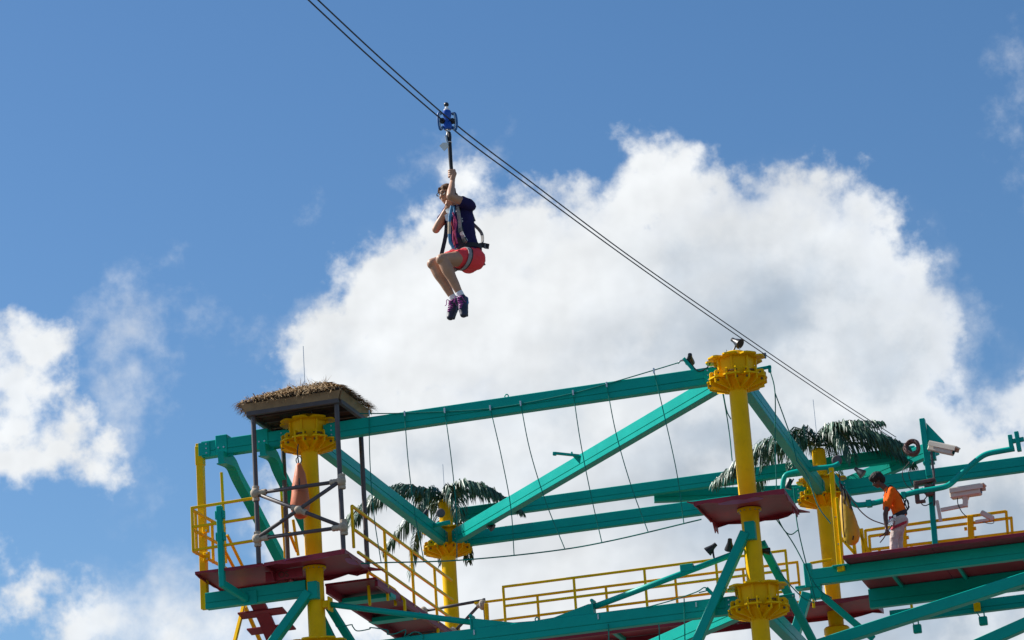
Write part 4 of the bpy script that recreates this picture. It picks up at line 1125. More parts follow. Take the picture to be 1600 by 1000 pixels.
frond(palm, [pc, GB(7.2, BV + .4, 15.78), GB(6.8, BV + .5, 15.72), GB(6.4, BV + .5, 15.5), GB(6.15, BV + .5, 15.25)], .42, 46, 20)

# ------------------------------------------------------------------ people: continuous bodies


def limb(bm, joints, seg=14, wide=None):
    """closed tapering tube through joints [(point, radius) or (point, r_wide, r_deep)] with rounded ends"""
    J_ = [(Vector(j[0]), j[1], j[2] if len(j) > 2 else j[1]) for j in joints]
    P, n = [], 5
    pts = [j[0] for j in J_]
    if len(pts) == 1: return ball(bm, pts[0], J_[0][1])
    rings = []
    ext = []
    d0 = (pts[1] - pts[0]).normalized(); d1 = (pts[-1] - pts[-2]).normalized()
    for k in range(4):
        a = math.pi / 2 * k / 4
        ext.append((pts[0] - d0 * math.cos(a) * min(J_[0][1], J_[0][2]) * .9, J_[0][1] * max(.08, math.sin(a)), J_[0][2] * max(.08, math.sin(a)), d0))
    C = curve(pts, n)
    for i, p in enumerate(C):
        x = i / n; k = min(int(x), len(J_) - 2); f = x - k; f = f * f * (3 - 2 * f)
        d = (C[min(i + 1, len(C) - 1)] - C[max(i - 1, 0)]).normalized()
        ext.append((p, J_[k][1] * (1 - f) + J_[k + 1][1] * f, J_[k][2] * (1 - f) + J_[k + 1][2] * f, d))
    for k in range(3, -1, -1):
        a = math.pi / 2 * k / 4
        ext.append((pts[-1] + d1 * math.cos(a) * min(J_[-1][1], J_[-1][2]) * .9, J_[-1][1] * max(.08, math.sin(a)), J_[-1][2] * max(.08, math.sin(a)), d1))
    x = None
    for p, ra, rb, d in ext:
        if wide is not None: x = (Vector(wide) - d * Vector(wide).dot(d)).normalized()
        elif x is None: x = frame(d)[1]
        else: x = (x - d * x.dot(d)).normalized()
        y = d.cross(x)
        rings.append([bm.verts.new(p + x * math.cos(t) * ra + y * math.sin(t) * rb) for t in (2 * math.pi * i / seg for i in range(seg))])
    for a, b in zip(rings, rings[1:]):
        for k in range(seg): bm.faces.new((a[k], a[(k + 1) % seg], b[(k + 1) % seg], b[k]))
    bm.faces.new(list(reversed(rings[0]))); bm.faces.new(rings[-1])
    return bm


SHOP = bpy.data.scenes.new('workshop')      # a bare scene in which the remeshing is evaluated, removed at the end


def skin_over(name, bm, voxel, material, parent, smooth=6, rough=0.0, rscale=12.0, cut=None):
    """fuse overlapping closed shapes into one continuous surface"""
    bmesh.ops.recalc_face_normals(bm, faces=bm.faces)
    off = base_of(parent); bmesh.ops.translate(bm, verts=bm.verts, vec=-off)
    me = bpy.data.meshes.new('raw'); bm.to_mesh(me); bm.free()
    o = bpy.data.objects.new('raw', me); SHOP.collection.objects.link(o)
    r = o.modifiers.new('r', 'REMESH'); r.mode = 'VOXEL'; r.voxel_size = voxel; r.use_smooth_shade = True
    s = o.modifiers.new('s', 'SMOOTH'); s.factor = .5; s.iterations = smooth
    SHOP.view_layers[0].update(); out = bpy.data.meshes.new_from_object(o.evaluated_get(SHOP.view_layers[0].depsgraph))
    bpy.data.objects.remove(o); bpy.data.meshes.remove(me)
    if rough:
        flat = []
        for co, no in [(v.co.copy(), v.normal.copy()) for v in out.vertices]:
            q = co * rscale; flat.extend(co + no * (mnoise.noise(q) + .5 * mnoise.noise(q * 2.3)) * rough)
        out.vertices.foreach_set('co', flat); out.update()
    out.name = name; out.materials.clear(); out.materials.append(material)
    for p in out.polygons: p.use_smooth = True
    n = bpy.data.objects.new(name, out); COL.objects.link(n); n.parent = parent
    return n


def head_shape(bm, c, f, up, s=1.0):
    """skull, jaw, nose, brow, lips and ears; f where the face points"""
    f = Vector(f).normalized(); up = (Vector(up) - f * Vector(up).dot(f)).normalized(); l = up.cross(f)
    R3 = Matrix((l, f, up)).transposed()
    def at(x, y, z): return c + (l * x + f * y + up * z) * s
    ball(bm, at(0, -.012, .030), .073 * s, .092 * s, .085 * s, 18, R3)
    ball(bm, at(0, .022, -.020), .060 * s, .066 * s, .082 * s, 16, R3)
    ball(bm, at(0, .040, -.078), .034 * s, .034 * s, .026 * s, 12, R3)       # chin
    limb(bm, [(at(0, .084, .022), .009 * s), (at(0, .100, -.012), .012 * s), (at(0, .104, -.022), .014 * s)], 10)   # nose
    limb(bm, [(at(-.040, .066, .034), .013 * s), (at(0, .083, .036), .012 * s), (at(.040, .066, .034), .013 * s)], 10)   # brow
    limb(bm, [(at(-.020, .078, -.051), .006 * s), (at(0, .088, -.049), .009 * s), (at(.020, .078, -.051), .006 * s)], 8)
    limb(bm, [(at(-.017, .078, -.060), .006 * s), (at(0, .086, -.061), .009 * s), (at(.017, .078, -.060), .006 * s)], 8)
    for q in (-1, 1):
        ball(bm, at(q * .040, .058, -.018), .022 * s, .022 * s, .022 * s, 10, R3)   # cheek
        ball(bm, at(q * .076, -.004, .004), .010 * s, .020 * s, .031 * s, 10, R3)   # ear
    return at, R3


def eyes(at, R3, root, s, iris, back=0.0):
    for q in (-1, 1):
        bm = BM(); ball(bm, at(q * .031, .074 - back, .014), .0125 * s, .0110 * s, .0062 * s, 10, R3); e = fin('eye', bm, WHITE, root, smooth=True)
        bm = BM(); ball(bm, at(q * .031, .084 - back, .014), .0055 * s, .004 * s, .0055 * s, 8, R3); fin('iris', bm, iris, e, smooth=True)
        bm = BM(); tube(bm, curve([at(q * .014, .089, .038), at(q * .031, .087, .045), at(q * .050, .072, .040)], 3), .0035 * s, 6); fin('eyebrow', bm, iris, root)


def hand(bm, wrist, centre, grip_axis, back, side=1, rod=.02, s=1.0):
    """hand closed round a rod: palm at centre, fingers wrap about grip_axis; back = outward normal of the back of the hand"""
    g = Vector(grip_axis).normalized(); b = Vector(back); b = (b - g * b.dot(g)).normalized(); t = g.cross(b) * side   # t: finger direction across the rod
    c = Vector(centre)
    limb(bm, [(wrist, .023 * s), ((Vector(wrist) + c + b * .022) / 2, .026 * s), (c + b * (rod + .012) - t * .012, .024 * s)], 10)
    limb(bm, [(c + b * (rod + .012) + g * .030 - t * .01, .017 * s), (c + b * (rod + .014) - t * .008, .018 * s), (c + b * (rod + .012) - g * .030 - t * .01, .017 * s)], 10)
    for k, (o, L) in enumerate(((.033, .95), (.012, 1.08), (-.010, 1.0), (-.031, .8))):
        p = c + g * o; R = rod + .009
        pts = []
        for a in (-.15, .55, 1.25, 2.0, 2.75, 3.3 * min(1, L)):
            pts.append((p + b * math.cos(a) * R * 1.05 + t * math.sin(a) * R * 1.12, .0094 * s * (1 - .05 * a)))
        limb(bm, pts, 8)
    R = rod + .010
    limb(bm, [(c + b * R * .7 - t * .022 + g * .02, .013 * s), (c - t * (R + .010) + g * .034, .0115 * s), (c - b * R * .7 - t * .012 + g * .042, .0105 * s), (c - b * R * 1.05 + t * .006 + g * .040, .0095 * s)], 8)


# ---- the rider
YW = ray(725, 380).y * 28.0


def W(px, py, dy=0.0):
    d = ray(px, py); return EYE + d * ((YW + dy) / d.y)


rider = thing('person', 'rider in navy shirt and coral shorts hanging from the zip line with knees drawn up', 'person', W(728, 400))
fwd = Vector((-.77, -.64, 0)); lat = Vector((.64, -.77, 0))       # where she faces, her left side
HL, KL, AL = W(737, 404, -.06), W(691, 405, -.34), W(719.5, 461, -.30)
HR, KR, AR = W(722, 404, .09), W(677, 412, -.19), W(708.5, 467, -.17)
PEL, WAI, CHE, NEK = W(731, 401, .01), W(724, 376, .0), W(719, 345, .0), W(712, 321, .0)
SL, EL, WL = W(736, 321, -.13), W(703.5, 307, -.30), W(707, 284, -.15)
SR, ER, WR = W(703, 328, .12), W(681, 359, .0), W(697.5, 327, -.10)
STR = -.13                                              # the strap's depth
HDL, HDR = W(705.5, 272, STR), W(703, 320, STR)
HC = W(698.5, 305, -.03)
FACE = Vector((-.60, -.76, -.16))
strap_up = (W(703.5, 212, STR) - W(705.5, 272, STR)).normalized()
body = BM()
limb(body, [(PEL - Z * .04, .135, .10), (PEL + Z * .05, .14, .105), (WAI, .12, .095), (CHE, .135, .105), (CHE + Z * .10, .14, .085), (NEK - Z * .02, .07, .06)], 18, wide=lat)
limb(body, [(NEK - Z * .03, .055), (NEK + Z * .03, .050), (HC - Z * .06 - FACE * .02, .052)], 12)
limb(body, [(SL + (NEK - SL) * .45, .052), (SL - lat * .015, .044), (SL.lerp(EL, .5), .046), (EL, .040)], 14)
limb(body, [(EL, .040), (EL.lerp(WL, .3), .041), (EL.lerp(WL, .7), .032), (WL, .025)], 14)
limb(body, [(SR + (NEK - SR) * .45, .052), (SR + lat * .015, .044), (SR.lerp(ER, .5), .045), (ER, .039)], 14)
limb(body, [(ER, .039), (ER.lerp(WR, .3), .040), (ER.lerp(WR, .7), .031), (WR, .025)], 14)
limb(body, [(HL, .095), (HL.lerp(KL, .35), .088), (HL.lerp(KL, .75), .068), (KL, .058)], 16)
limb(body, [(KL, .056), (KL.lerp(AL, .28), .062), (KL.lerp(AL, .6), .047), (AL, .034)], 16)
limb(body, [(HR, .095), (HR.lerp(KR, .35), .088), (HR.lerp(KR, .75), .066), (KR, .058)], 16)
limb(body, [(KR, .056), (KR.lerp(AR, .28), .061), (KR.lerp(AR, .6), .046), (AR, .034)], 16)
ball(body, KL - Z * .005 + fwd * .012, .056); ball(body, KR - Z * .005 + fwd * .012, .055)
hand(body, WL, HDL, strap_up, Vector((.62, -.78, 0)), -1, .018, 1.12)
hand(body, WR, HDR, strap_up, Vector((-.55, -.83, 0)), 1, .016, 1.08)
at_, R3_ = head_shape(body, HC, FACE, Z + Vector((-.06, 0, 0)), .95)
skin_over('body', body, .0042, SKIN, rider, 3)
eyes(at_, R3_, rider, .95, HAIR)
hb = BM()
ball(hb, at_(0, -.022, .042), .082, .094, .084, 18, R3_); ball(hb, at_(0, -.06, -.005), .062, .055, .08, 14, R3_)
for q in (-1, 1): limb(hb, [(at_(q * .03, .062, .078), .018), (at_(q * .062, .035, .060), .020), (at_(q * .076, .0, .03), .016), (at_(q * .07, -.04, -.01), .022)], 10)
limb(hb, [(at_(0, -.10, .02), .03), (at_(.0, -.135, .0), .034), (at_(0, -.15, -.06), .02)], 10)
skin_over('hair', hb, .006, HAIR, rider, 2, .004, 60)
gl = None
for q in (-1, 1):
    bm = BM(); c = at_(q * .033, .098, .010)
    tube(bm, [c + (R3_ @ Vector((math.cos(a) * .027, 0, math.sin(a) * .0165))) for a in (2 * math.pi * i / 16 for i in range(17))], .0035, 6)
    if gl is None: gl = fin('glasses', bm, BLACK, rider)
    else: fin('frame', bm, BLACK, gl)
    bm = BM(); tube(bm, [at_(q * .058, .094, .014), at_(q * .078, .05, .014), at_(q * .080, -.01, .012)], .003, 6); fin('temple_arm', bm, BLACK, gl)
bm = BM(); tube(bm, [at_(-.009, .100, .013), at_(.009, .100, .013)], .0035, 6); fin('bridge', bm, BLACK, gl)
sh = BM()
limb(sh, [(PEL + Z * .03, .152, .122), (WAI, .148, .122), (CHE, .160, .128), (CHE + Z * .09, .155, .110), (NEK - Z * .045, .10, .078), (NEK - Z * .01, .066, .058)], 18, wide=lat)
limb(sh, [(SL + (NEK - SL) * .5, .068), (SL - lat * .015, .060), (SL.lerp(EL, .25), .057), (SL.lerp(EL, .42), .060)], 14)
limb(sh, [(SR + (NEK - SR) * .5, .075), (SR, .068), (SR.lerp(ER, .3), .062), (SR.lerp(ER, .48), .064)], 14)
shirt = skin_over('shirt', sh, .0065, NAVY, rider, 4, .006, 16)
st = BM()
limb(st, [(PEL + Z * .05, .148, .118), (PEL - Z * .01, .152, .122), (PEL - Z * .07 - fwd * .02, .13, .105)], 18, wide=lat)
limb(st, [(HL - fwd * .04, .115), (HL.lerp(KL, .15), .112), (HL.lerp(KL, .40), .100)], 16)
limb(st, [(HR - fwd * .04, .115), (HR.lerp(KR, .15), .112), (HR.lerp(KR, .42), .100)], 16)
skin_over('shorts', st, .0065, CORAL, rider, 4, .006, 18)
for A_, px0, px1, tag_, dy0, dy1 in ((AL, (719, 466), (727, 492), 'l', -.30, -.36), (AR, (707, 470), (706, 496), 'r', -.17, -.24)):
    heel = A_ + Z * -.035 + Vector((.03, .02, 0)); toe = W(px1[0] - 3, px1[1], dy1); knee = KL if tag_ == 'l' else KR
    bm = BM(); dn = (A_ - knee).normalized(); limb(bm, [(A_ - dn * .03, .038), (A_ + dn * .02, .039), (A_ + dn * .045, .034)], 12); skin_over('sock', bm, .006, WHITE, rider, 2)
    bm = BM(); d = (toe - A_).normalized(); sdx = Vector((1, .2, 0))
    back = Vector((.35, .8, -.1)).normalized()      # towards the sole
    limb(bm, [(A_ + dn * .045 + back * .035, .040, .046), (A_ + d * .085 + back * .028, .043, .046), (A_ + d * .15 + back * .015, .048, .040), (toe + back * .004, .036, .030)], 14, wide=sdx)
    limb(bm, [(A_ + dn * .03, .044), (A_ + d * .06, .044)], 12)
    shoe = skin_over('shoe', bm, .006, SHOE, rider, 3)
    bm = BM(); limb(bm, [(A_ + dn * .05 + back * .052, .043, .014), (A_ + d * .10 + back * .054, .044, .012), (toe + back * .030, .039, .011)], 12, wide=sdx); skin_over('sole', bm, .006, BLACK, shoe, 2)
    bm = BM(); limb(bm, [(A_ + dn * .02 + back * .040 + sdx * .010, .043, .026), (A_ + d * .075 + back * .045 + sdx * .012, .043, .026)], 12, wide=sdx); skin_over('heel_panel', bm, .006, SHOEBLUE, shoe, 2)
    fr = -back
    for k in range(6):
        c = A_ + d * (.045 + .022 * k) + fr * (.032 - .003 * k) + Z * .0
        bm = BM(); tube(bm, curve([c - sdx * .026 + d * .008, c + fr * .008, c + sdx * .026 + d * (.006 if k % 2 else -.004)], 3), .0062, 6); fin('lace', bm, LACE, shoe)
    c = A_ + d * .05 + fr * .04
    for e_ in (-1, 1):
        bm = BM(); tube(bm, curve([c, c + sdx * .03 * e_ + fr * .02 + Z * .01, c + sdx * .045 * e_ - Z * .03, c + sdx * .06 * e_ - Z * .045], 4), .004, 6); fin('lace', bm, LACE, shoe)

# harness: straps laid on the shirt
from mathutils.bvhtree import BVHTree
_ro = base_of(rider)
shirt_tree = BVHTree.FromPolygons([v.co + _ro for v in shirt.data.vertices], [tuple(p.vertices) for p in shirt.data.polygons])


def on_shirt(p, d, lift=.010):
    hit = shirt_tree.ray_cast(p - d * .6, d)
    return (hit[0] - d * lift) if hit[0] is not None else p


def laid(px_pts, dy=-.6):
    out = []
    for px, py in px_pts:
        d = ray(px, py).normalized(); hit = shirt_tree.ray_cast(EYE + d * 20, d)
        out.append(hit[0] - d * .012 if hit[0] is not None else W(px, py, -.12))
    return out


sA = laid([(715, 327), (716.5, 333), (717.5, 340), (718.5, 348), (719, 356), (721, 364), (724, 372), (728, 380)])
har = fin('harness', ribbon(BM(), curve(sA, 3), .050, lat, .007), GREYWEB, rider)
sB = laid([(702, 333), (701, 340), (700.5, 350), (700, 360), (702, 370), (704, 380)])
bm = BM(); ribbon(bm, curve(sB, 3), .045, lat, .007); fin('shoulder_strap', bm, GREYWEB, har)
for q in (-1, 1):
    pts_ = [NEK + lat * .09 * q + Z * .02 + fwd * .02, NEK + lat * .09 * q - fwd * .08 - Z * .01, CHE + lat * .05 * q - fwd * .14]
    bm = BM(); ribbon(bm, curve([(sA if q > 0 else sB)[0]] + pts_, 4), .045, lat, .006); fin('shoulder_strap', bm, GREYWEB, har)
for k_, (q0, q1) in enumerate((((719, 356), (720.5, 362)), ((724, 373), (727, 379)))):
    a_, b_ = laid([q0, q1]); dv = (a_ - EYE).normalized() * .006
    bm = BM(); ribbon(bm, [a_ - dv, b_ - dv], .066, lat, .014); fin('buckle', bm, BLACK, har)
sC = laid([(714, 372), (720, 379), (727, 383), (735, 384)])
bm = BM(); ribbon(bm, curve(sC, 3), .04, Z, .008); fin('chest_strap', bm, BLACKWEB, har)
sD = laid([(720.5, 362), (724, 370), (729, 378)])
bm = BM(); ribbon(bm, curve([p - (p - EYE).normalized() * .004 for p in sD], 3), .05, lat, .006); fin('light_webbing', bm, PAPER, har)
wc = PEL + Z * .075
bm = BM(); ribbon(bm, [wc + lat * math.cos(a) * .158 + fwd * math.sin(a) * .132 for a in (2 * math.pi * i / 28 for i in range(29))], .045, Z, .008); fin('waist_belt', bm, BLACKWEB, har)
for q, H_, K_ in ((1, HL, KL), (-1, HR, KR)):
    ax = (K_ - H_).normalized(); c = H_.lerp(K_, .30); x = ax.cross(Z).normalized(); y = x.cross(ax)
    bm = BM(); ribbon(bm, [c + (x * math.cos(a) + y * math.sin(a)) * .114 - ax * .05 * math.sin(a) for a in (2 * math.pi * i / 24 for i in range(25))], .045, ax, .007); fin('leg_loop', bm, GREYWEB, har)
    bm = BM(); ribbon(bm, [c + (x * math.cos(a) + y * math.sin(a)) * .117 - ax * (.05 * math.sin(a) + .026) for a in (2 * math.pi * i / 24 for i in range(25))], .012, ax, .007); fin('leg_loop', bm, BLACKWEB, har)
bm = BM(); ribbon(bm, curve([wc + lat * .12 - fwd * .02, W(752, 383, .05), W(764, 385, .06)], 4), .045, Z, .03); fin('strap_tail', bm, BLACKWEB, har)
bm = BM(); ribbon(bm, [W(757, 384.5, .05), W(764, 385.5, .06)], .05, Z, .012); fin('strap_tail', bm, GREYWEB, har)
bm = BM(); ribbon(bm, curve([CHE - fwd * .13 + lat * .02 - Z * .0, W(751, 362, .09), W(754, 374, .08), W(752, 384, .06)], 4), .035, lat - fwd * .2, .006); fin('back_strap', bm, GREYWEB, har)
bm = BM(); ribbon(bm, curve([PEL - fwd * .12 + lat * .05 - Z * .06, W(752, 406, .03), W(756, 415, .03)], 4), .04, Vector((.8, 0, -.5)), .006); fin('strap_tail', bm, GREYWEB, har)
bm = BM(); ribbon(bm, curve([W(698, 350, -.04), W(696, 370, -.06), W(690, 397, -.10)], 4), .04, Vector((1, 0, .2)), .006); fin('side_strap', bm, BLACKWEB, har)
# rope lanyard coming down in front of her chest
f0 = [W(703, 326, -.20), W(702.5, 338, -.24)]
for a, b, m_ in (((706, 322), (703, 338), SKYROPE), ((703, 338), (702.3, 347), SKYROPE), ((702.3, 347), (702, 366), TANROPE), ((702, 366), (703, 378), SKYROPE), ((703, 378), (709, 388), SKYROPE)):
    bm = BM(); tube(bm, [W(*a, -.25), W(*b, -.25)], .016, 10); fin('lanyard', bm, m_, har)
for k, pts_ in enumerate((((708, 332), (710, 350), (708, 370), (711, 386)), ((705, 345), (709, 360), (711, 376), (709, 387)), ((710, 338), (713, 348), (711, 362), (714, 380)))):
    bm = BM(); tube(bm, curve([W(*q, -.225 - .006 * k) for q in pts_], 5), .0085, 7); fin('rope', bm, PINK if k != 1 else REDWEB, har)
bm = BM(); tube(bm, curve([W(709, 322, -.21), W(710, 330, -.215), W(706, 338, -.22), W(702, 334, -.21)], 4), .010, 7); fin('rope', bm, SKYROPE, har)
bm = BM(); prism(bm, [W(695, 336, -.16), W(701, 333, -.17), W(702, 345, -.17), W(697, 345, -.16)], fwd, .006); fin('print', bm, WHITE, shirt)
bm = BM(); prism(bm, [W(696, 328, -.14), W(703, 324, -.17), W(705, 331, -.17), W(698, 333, -.15)], fwd, .006); fin('print', bm, PAPER, shirt)
nS = (fwd * .55 + lat * .83).normalized()
cS = W(721.5, 345, 0)
# the letter lies on the shirt's left front
best = None
for p, vn in [(v.co + base_of(rider), v.normal.copy()) for v in shirt.data.vertices]:
    q = p - EYE
    px = 800 + FPX * q.dot(CRIGHT) / q.dot(FWD); py = 500 - FPX * q.dot(CUP) / q.dot(FWD)
    e_ = (px - 721.5) ** 2 + (py - 345) ** 2 + (p.y - YW) * 40
    if best is None or e_ < best[0]: best = (e_, p.copy(), vn)
nn = best[2]; xx = Z.cross(nn).normalized()
text_mesh('S', .062, best[1] + nn * .006, xx, Z, WHITE, 'lettering', shirt, .002)

# ---- trolley, strap and cables
tcen = W(699, 189, STR)
tr = thing('zip_trolley', 'blue zip line trolley running on the twin cables above the rider', 'trolley', tcen)
cabdir = (W(820, 281, 6) - W(640, 141, -2)).normalized()
hz = Vector((1, 0.25, 0)).normalized()
bm = BM(); lathe(bm, tcen - Z * .10, [(.030, 0), (.042, .01), (.046, .05), (.036, .09), (.036, .13), (.046, .17), (.042, .205), (.028, .215)], 18); fin('trolley_body', bm, BLUE, tr, angle=.6)
for q in (-1, 1):
    c = tcen + hz * q * .052; bm = BM()
    pts = curve([c + Z * .075, c + hz * q * .030 + Z * .085, c + hz * q * .042 + Z * .03, c + hz * q * .040 - Z * .05, c + hz * q * .022 - Z * .095, c - hz * q * .005 - Z * .06], 5)
    tube(bm, pts, .014, 8); hd = fin('handle', bm, SHOEBLUE, tr, smooth=True)
    bm = BM(); tube(bm, [p - hz * q * .012 - V * .004 for p in pts[2:-4]], .010, 7); fin('inner_edge', bm, STEEL, hd, smooth=True)
    bm = BM(); lathe(bm, c + V * -.02, [(.02, 0), (.03, .008), (.022, .02), (.03, .032), (.02, .04)], 14, axis=V); fin('wheel', bm, BLACK, tr)
bm = BM(); lathe(bm, tcen + Z * .113, [(.030, 0), (.030, .014), (.018, .02), (.014, .05)], 14); fin('white_collar', bm, WHITE, tr)
bm = BM(); ball(bm, tcen + Z * .178, .026); ball(bm, tcen + Z * .178 + Vector((-.012, 0, .012)), .012); fin('top_knob', bm, BLACK, tr, smooth=True)
bm = BM(); lathe(bm, tcen - Z * .128, [(.012, 0), (.02, .008), (.02, .022), (.03, .028)], 12); tube(bm, [tcen - Z * .12, tcen - Z * .16], .010, 8); fin('swivel', bm, STEEL, tr)
top = W(701, 205.5, STR); bm = BM()
tube(bm, [top - Z * .055 + (hz * math.cos(a) * .022 + Z * math.sin(a) * .055) for a in (2 * math.pi * i / 18 for i in range(19))], .007, 7)
solo('carabiner', bm, STEEL, 'steel carabiner joining the black strap to the blue trolley', 'carabiner')
tether = thing('tether_strap', 'black strap from the trolley down past the rider\'s raised hand', 'strap', W(703, 235, STR))
bm = BM(); tube(bm, [W(701.5, 207, STR), W(702.5, 225, STR), W(704, 250, STR), W(705.8, 272, STR), W(706.5, 300, STR + .02), W(704, 322, STR)], [.020, .022, .021, .019, .016, .015], 10); fin('strap', bm, BLACKWEB, tether, smooth=True)
bm = BM(); tube(bm, [W(696.5, 212, STR - .02), W(698, 219, STR - .02), W(700, 226, STR - .02)], .012, 8); fin('thimble', bm, STEEL, tether)
bm = BM(); tube(bm, curve([W(700, 222, STR - .03), W(704, 221, STR - .04), W(706, 223, STR - .03)], 3), .004, 6); fin('cable_tie', bm, WHITE, tether)
bm = BM(); prism(bm, [W(686.5, 228, STR - .03), W(692, 223, STR - .03), W(699.5, 223, STR - .03), W(701, 229, STR - .03), W(697, 233, STR - .03), W(694, 236, STR - .03)], V, .006)
solo('paper_tag', bm, PAPER, 'pale folded tag dangling beside the carabiner', 'tag')

ES = G(-1.55, 7.35, 0); WS = Vector((tcen.x, tcen.y, 0)); pn = (ES - WS).normalized().cross(Z).normalized()


def onplan(px, py, o):
    d = ray(px, py); q = WS + pn * o - EYE; return EYE + d * (q.dot(pn) / d.dot(pn))


for o, pts_, lab in ((.040, ((300, -196), (420, -74), (497, 0), (600, 96), (699, 183.5), (760, 232), (820, 277), (980, 397.5), (1142, 510.5), (1300, 618.5), (1400, 683)), 'upper right of the two zip line cables'),
                     (-.040, ((285, -196), (405, -74), (482, 0), (585, 95.5), (694, 190), (745, 231), (820, 286), (975, 400), (1132, 510.5), (1300, 624.5), (1393, 684)), 'lower left of the two zip line cables')):
    bm = BM(); tube(bm, curve([onplan(*q, o) for q in pts_], 6), .0075, 8); solo('zip_cable', bm, CABLE, lab, 'cable', 'zip line cables', smooth=True)

# ---- the attendant on the right deck
YS = (CX + V * 5.25).y


def S(px, py, dt=0.0): return onrow(px, py, 5.15 + dt)


man = thing('person', 'person in orange shirt and pale trousers bending forward on the right deck', 'person', G(-1.55, 5.15, ZD))
f2 = (U * .93 - V * .37).normalized(); l2 = Z.cross(f2)          # faces left in the picture, a little to the camera; l2 his left
PE, WA, CH, NE = S(1406, 811), S(1404, 797), S(1396, 778), S(1386, 765)
HD = S(1371.5, 753)
hh = [PE + l2 * .085 * q - Z * .03 for q in (1, -1)]
kn = [S(1397, 840, -.10), S(1404, 841, .10)]
an = [S(1399, 881, -.12), S(1407, 880, .09)]
for q in an: q.z = ZD + .11
b2 = BM()
limb(b2, [(PE, .135, .105), (WA, .125, .10), (CH, .145, .11), (CH.lerp(NE, .6), .14, .09), (NE, .065, .06)], 18, wide=l2)
limb(b2, [(NE, .055), (NE.lerp(HD, .5), .052), (HD - f2 * .01, .052)], 12)
sh_ = [CH.lerp(NE, .55) + l2 * .165 * q for q in (1, -1)]
el = [S(1383, 803, -.22), S(1384, 806, .06)]; wr = [S(1384.5, 824, -.26), S(1385, 826, .0)]
hn = [S(1385, 832, -.27), S(1387, 833, -.04)]
for k in range(2):
    limb(b2, [(sh_[k], .055), (sh_[k].lerp(el[k], .5), .046), (el[k], .040)], 14)
    limb(b2, [(el[k], .040), (el[k].lerp(wr[k], .35), .039), (wr[k], .027)], 14)
    hand(b2, wr[k], hn[k], (f2 * .6 - Z * .8), -f2 * .3 - V, 1 if k == 0 else -1, .012)
    limb(b2, [(hh[k], .10), (hh[k].lerp(kn[k], .5), .085), (kn[k], .062)], 16)
    limb(b2, [(kn[k], .060), (kn[k].lerp(an[k], .35), .06), (an[k], .042)], 16)
at2, R32 = head_shape(b2, HD, f2 - Z * .42, Z + f2 * .35, 1.0)
skin_over('body', b2, .007, SKIN2, man, 3)
eyes(at2, R32, man, 1.0, HAIR2, .006)
hb = BM()
ball(hb, at2(0, -.020, .085), .122, .128, .108, 18, R32); ball(hb, at2(0, -.075, .02), .105, .082, .095, 14, R32); ball(hb, at2(0, .060, .105), .085, .060, .052, 12, R32)
skin_over('hair', hb, .008, HAIR2, man, 1, .011, 34)
o2 = BM()
limb(o2, [(PE + Z * .0, .150, .120), (WA, .148, .122), (CH, .165, .130), (CH.lerp(NE, .6), .155, .105), (NE + (CH - NE) * .08, .075, .07)], 18, wide=l2)
for k in range(2): limb(o2, [(CH.lerp(NE, .5) + l2 * .10 * (1 - 2 * k), .085), (sh_[k], .075), (sh_[k].lerp(el[k], .35), .072), (sh_[k].lerp(el[k], .62), .072)], 14)
skin_over('shirt', o2, .0075, ORANGE, man, 4, .008, 14)
t2 = BM()
limb(t2, [(PE + Z * .03, .142, .115), (PE - Z * .06 - f2 * .02, .15, .13)], 18, wide=l2)
for k in range(2): limb(t2, [(hh[k], .115), (hh[k].lerp(kn[k], .5), .100), (kn[k], .080), (kn[k].lerp(an[k], .5), .076), (an[k] + Z * .01, .074)], 16)
skin_over('trousers', t2, .0075, KHAKI, man, 4, .009, 13)
for k in range(2):
    bm = BM(); limb(bm, [(an[k] - Z * .06 - f2 * .05, .045, .045), (an[k] - Z * .06 + f2 * .06, .045, .042), (an[k] - Z * .07 + f2 * .16, .042, .034)], 12, wide=l2); skin_over('shoe', bm, .008, SHOE, man, 2)
hw = fin('harness', ribbon(BM(), [PE + Z * .07 + l2 * math.cos(a) * .165 + f2 * math.sin(a) * .138 - Z * .05 * math.sin(a) for a in (2 * math.pi * i / 28 for i in range(29))], .085, Z, .012), BLACKWEB, man)
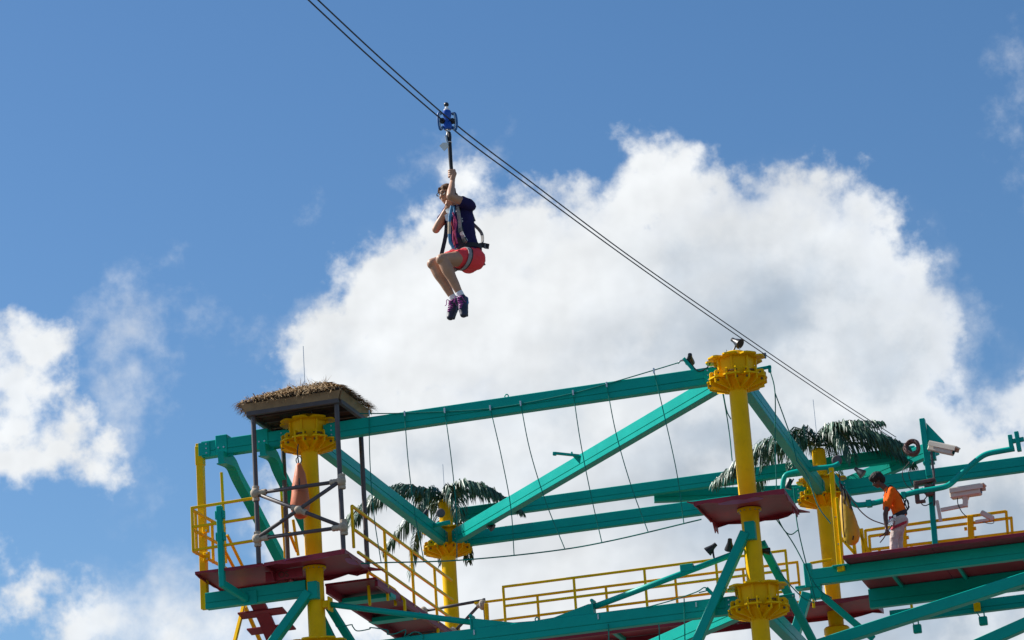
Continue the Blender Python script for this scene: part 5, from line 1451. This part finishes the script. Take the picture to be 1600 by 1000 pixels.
for k, q in ((0, 1), (1, -1)):
    ax = (kn[k] - hh[k]).normalized(); c = hh[k].lerp(kn[k], .32); x = f2; y = ax.cross(x).normalized()
    bm = BM(); ribbon(bm, [c + (x * math.cos(a) + y * math.sin(a)) * .122 + ax * .06 * math.cos(a) for a in (2 * math.pi * i / 24 for i in range(25))], .05, ax, .008); fin('leg_loop', bm, REDWEB, hw)
    bm = BM(); ribbon(bm, curve([CH.lerp(NE, .5) + l2 * .10 * q + f2 * .10, CH.lerp(NE, .75) + l2 * .10 * q + Z * .09 - f2 * .02, CH + l2 * .07 * q - f2 * .135, WA - f2 * .15 + l2 * .05 * q], 5), .05, l2, .008); fin('shoulder_strap', bm, BLACKWEB, hw)
bm = BM(); ribbon(bm, curve([PE + Z * .05 + f2 * .13 - V * .02, S(1397, 818, -.16), S(1396, 832, -.15)], 4), .035, f2, .008); fin('strap_tail', bm, REDWEB, hw)
for px, py, m_ in ((1394, 812, WHITE), (1398, 807, WHITE), (1389, 814, STEEL), (1391, 809, PINK)):
    bm = BM(); c = S(px, py, -.20); block(bm, c, .05, .03, .055, f2, l2, .01); tube(bm, [c - Z * .045 + f2 * math.cos(a) * .018 + Z * math.sin(a) * .03 for a in (2 * math.pi * i / 12 for i in range(13))], .006, 6); fin('gear', bm, m_, hw)
bm = BM(); ribbon(bm, curve([S(1411, 796, -.02), S(1416, 780, .02), S(1420, 792, .0), S(1414, 800, -.02)], 3), .03, Z, .02); fin('back_pad', bm, BLACKWEB, hw)
tool = thing('work_lanyard', 'short dark and red tether held low in the hands of the person in orange', 'lanyard', S(1385, 834, -.28))
bm = BM(); tube(bm, curve([S(1394, 820, -.28), S(1386, 831, -.29), S(1376, 838, -.29)], 4), .012, 7); fin('rope', bm, BLACKWEB, tool)
bm = BM(); tube(bm, [S(1388, 830, -.29), S(1380, 842, -.29), S(1375, 848, -.29)], .010, 7); fin('rope', bm, BROPE, tool)
bm = BM(); tube(bm, [S(1378, 836, -.29), S(1374, 839, -.29)], .014, 7); fin('red_end', bm, REDWEB, tool)
bm = BM(); rope(bm, [onrow(px, py, 5.5) for px, py in ((1322, 768), (1332, 782), (1346, 800), (1362, 812), (1384, 820))], .011, 6); solo('safety_rope', bm, BROPE, 'dark rope sagging from the yellow bag to the person in orange', 'rope')

bpy.data.scenes.remove(SHOP)
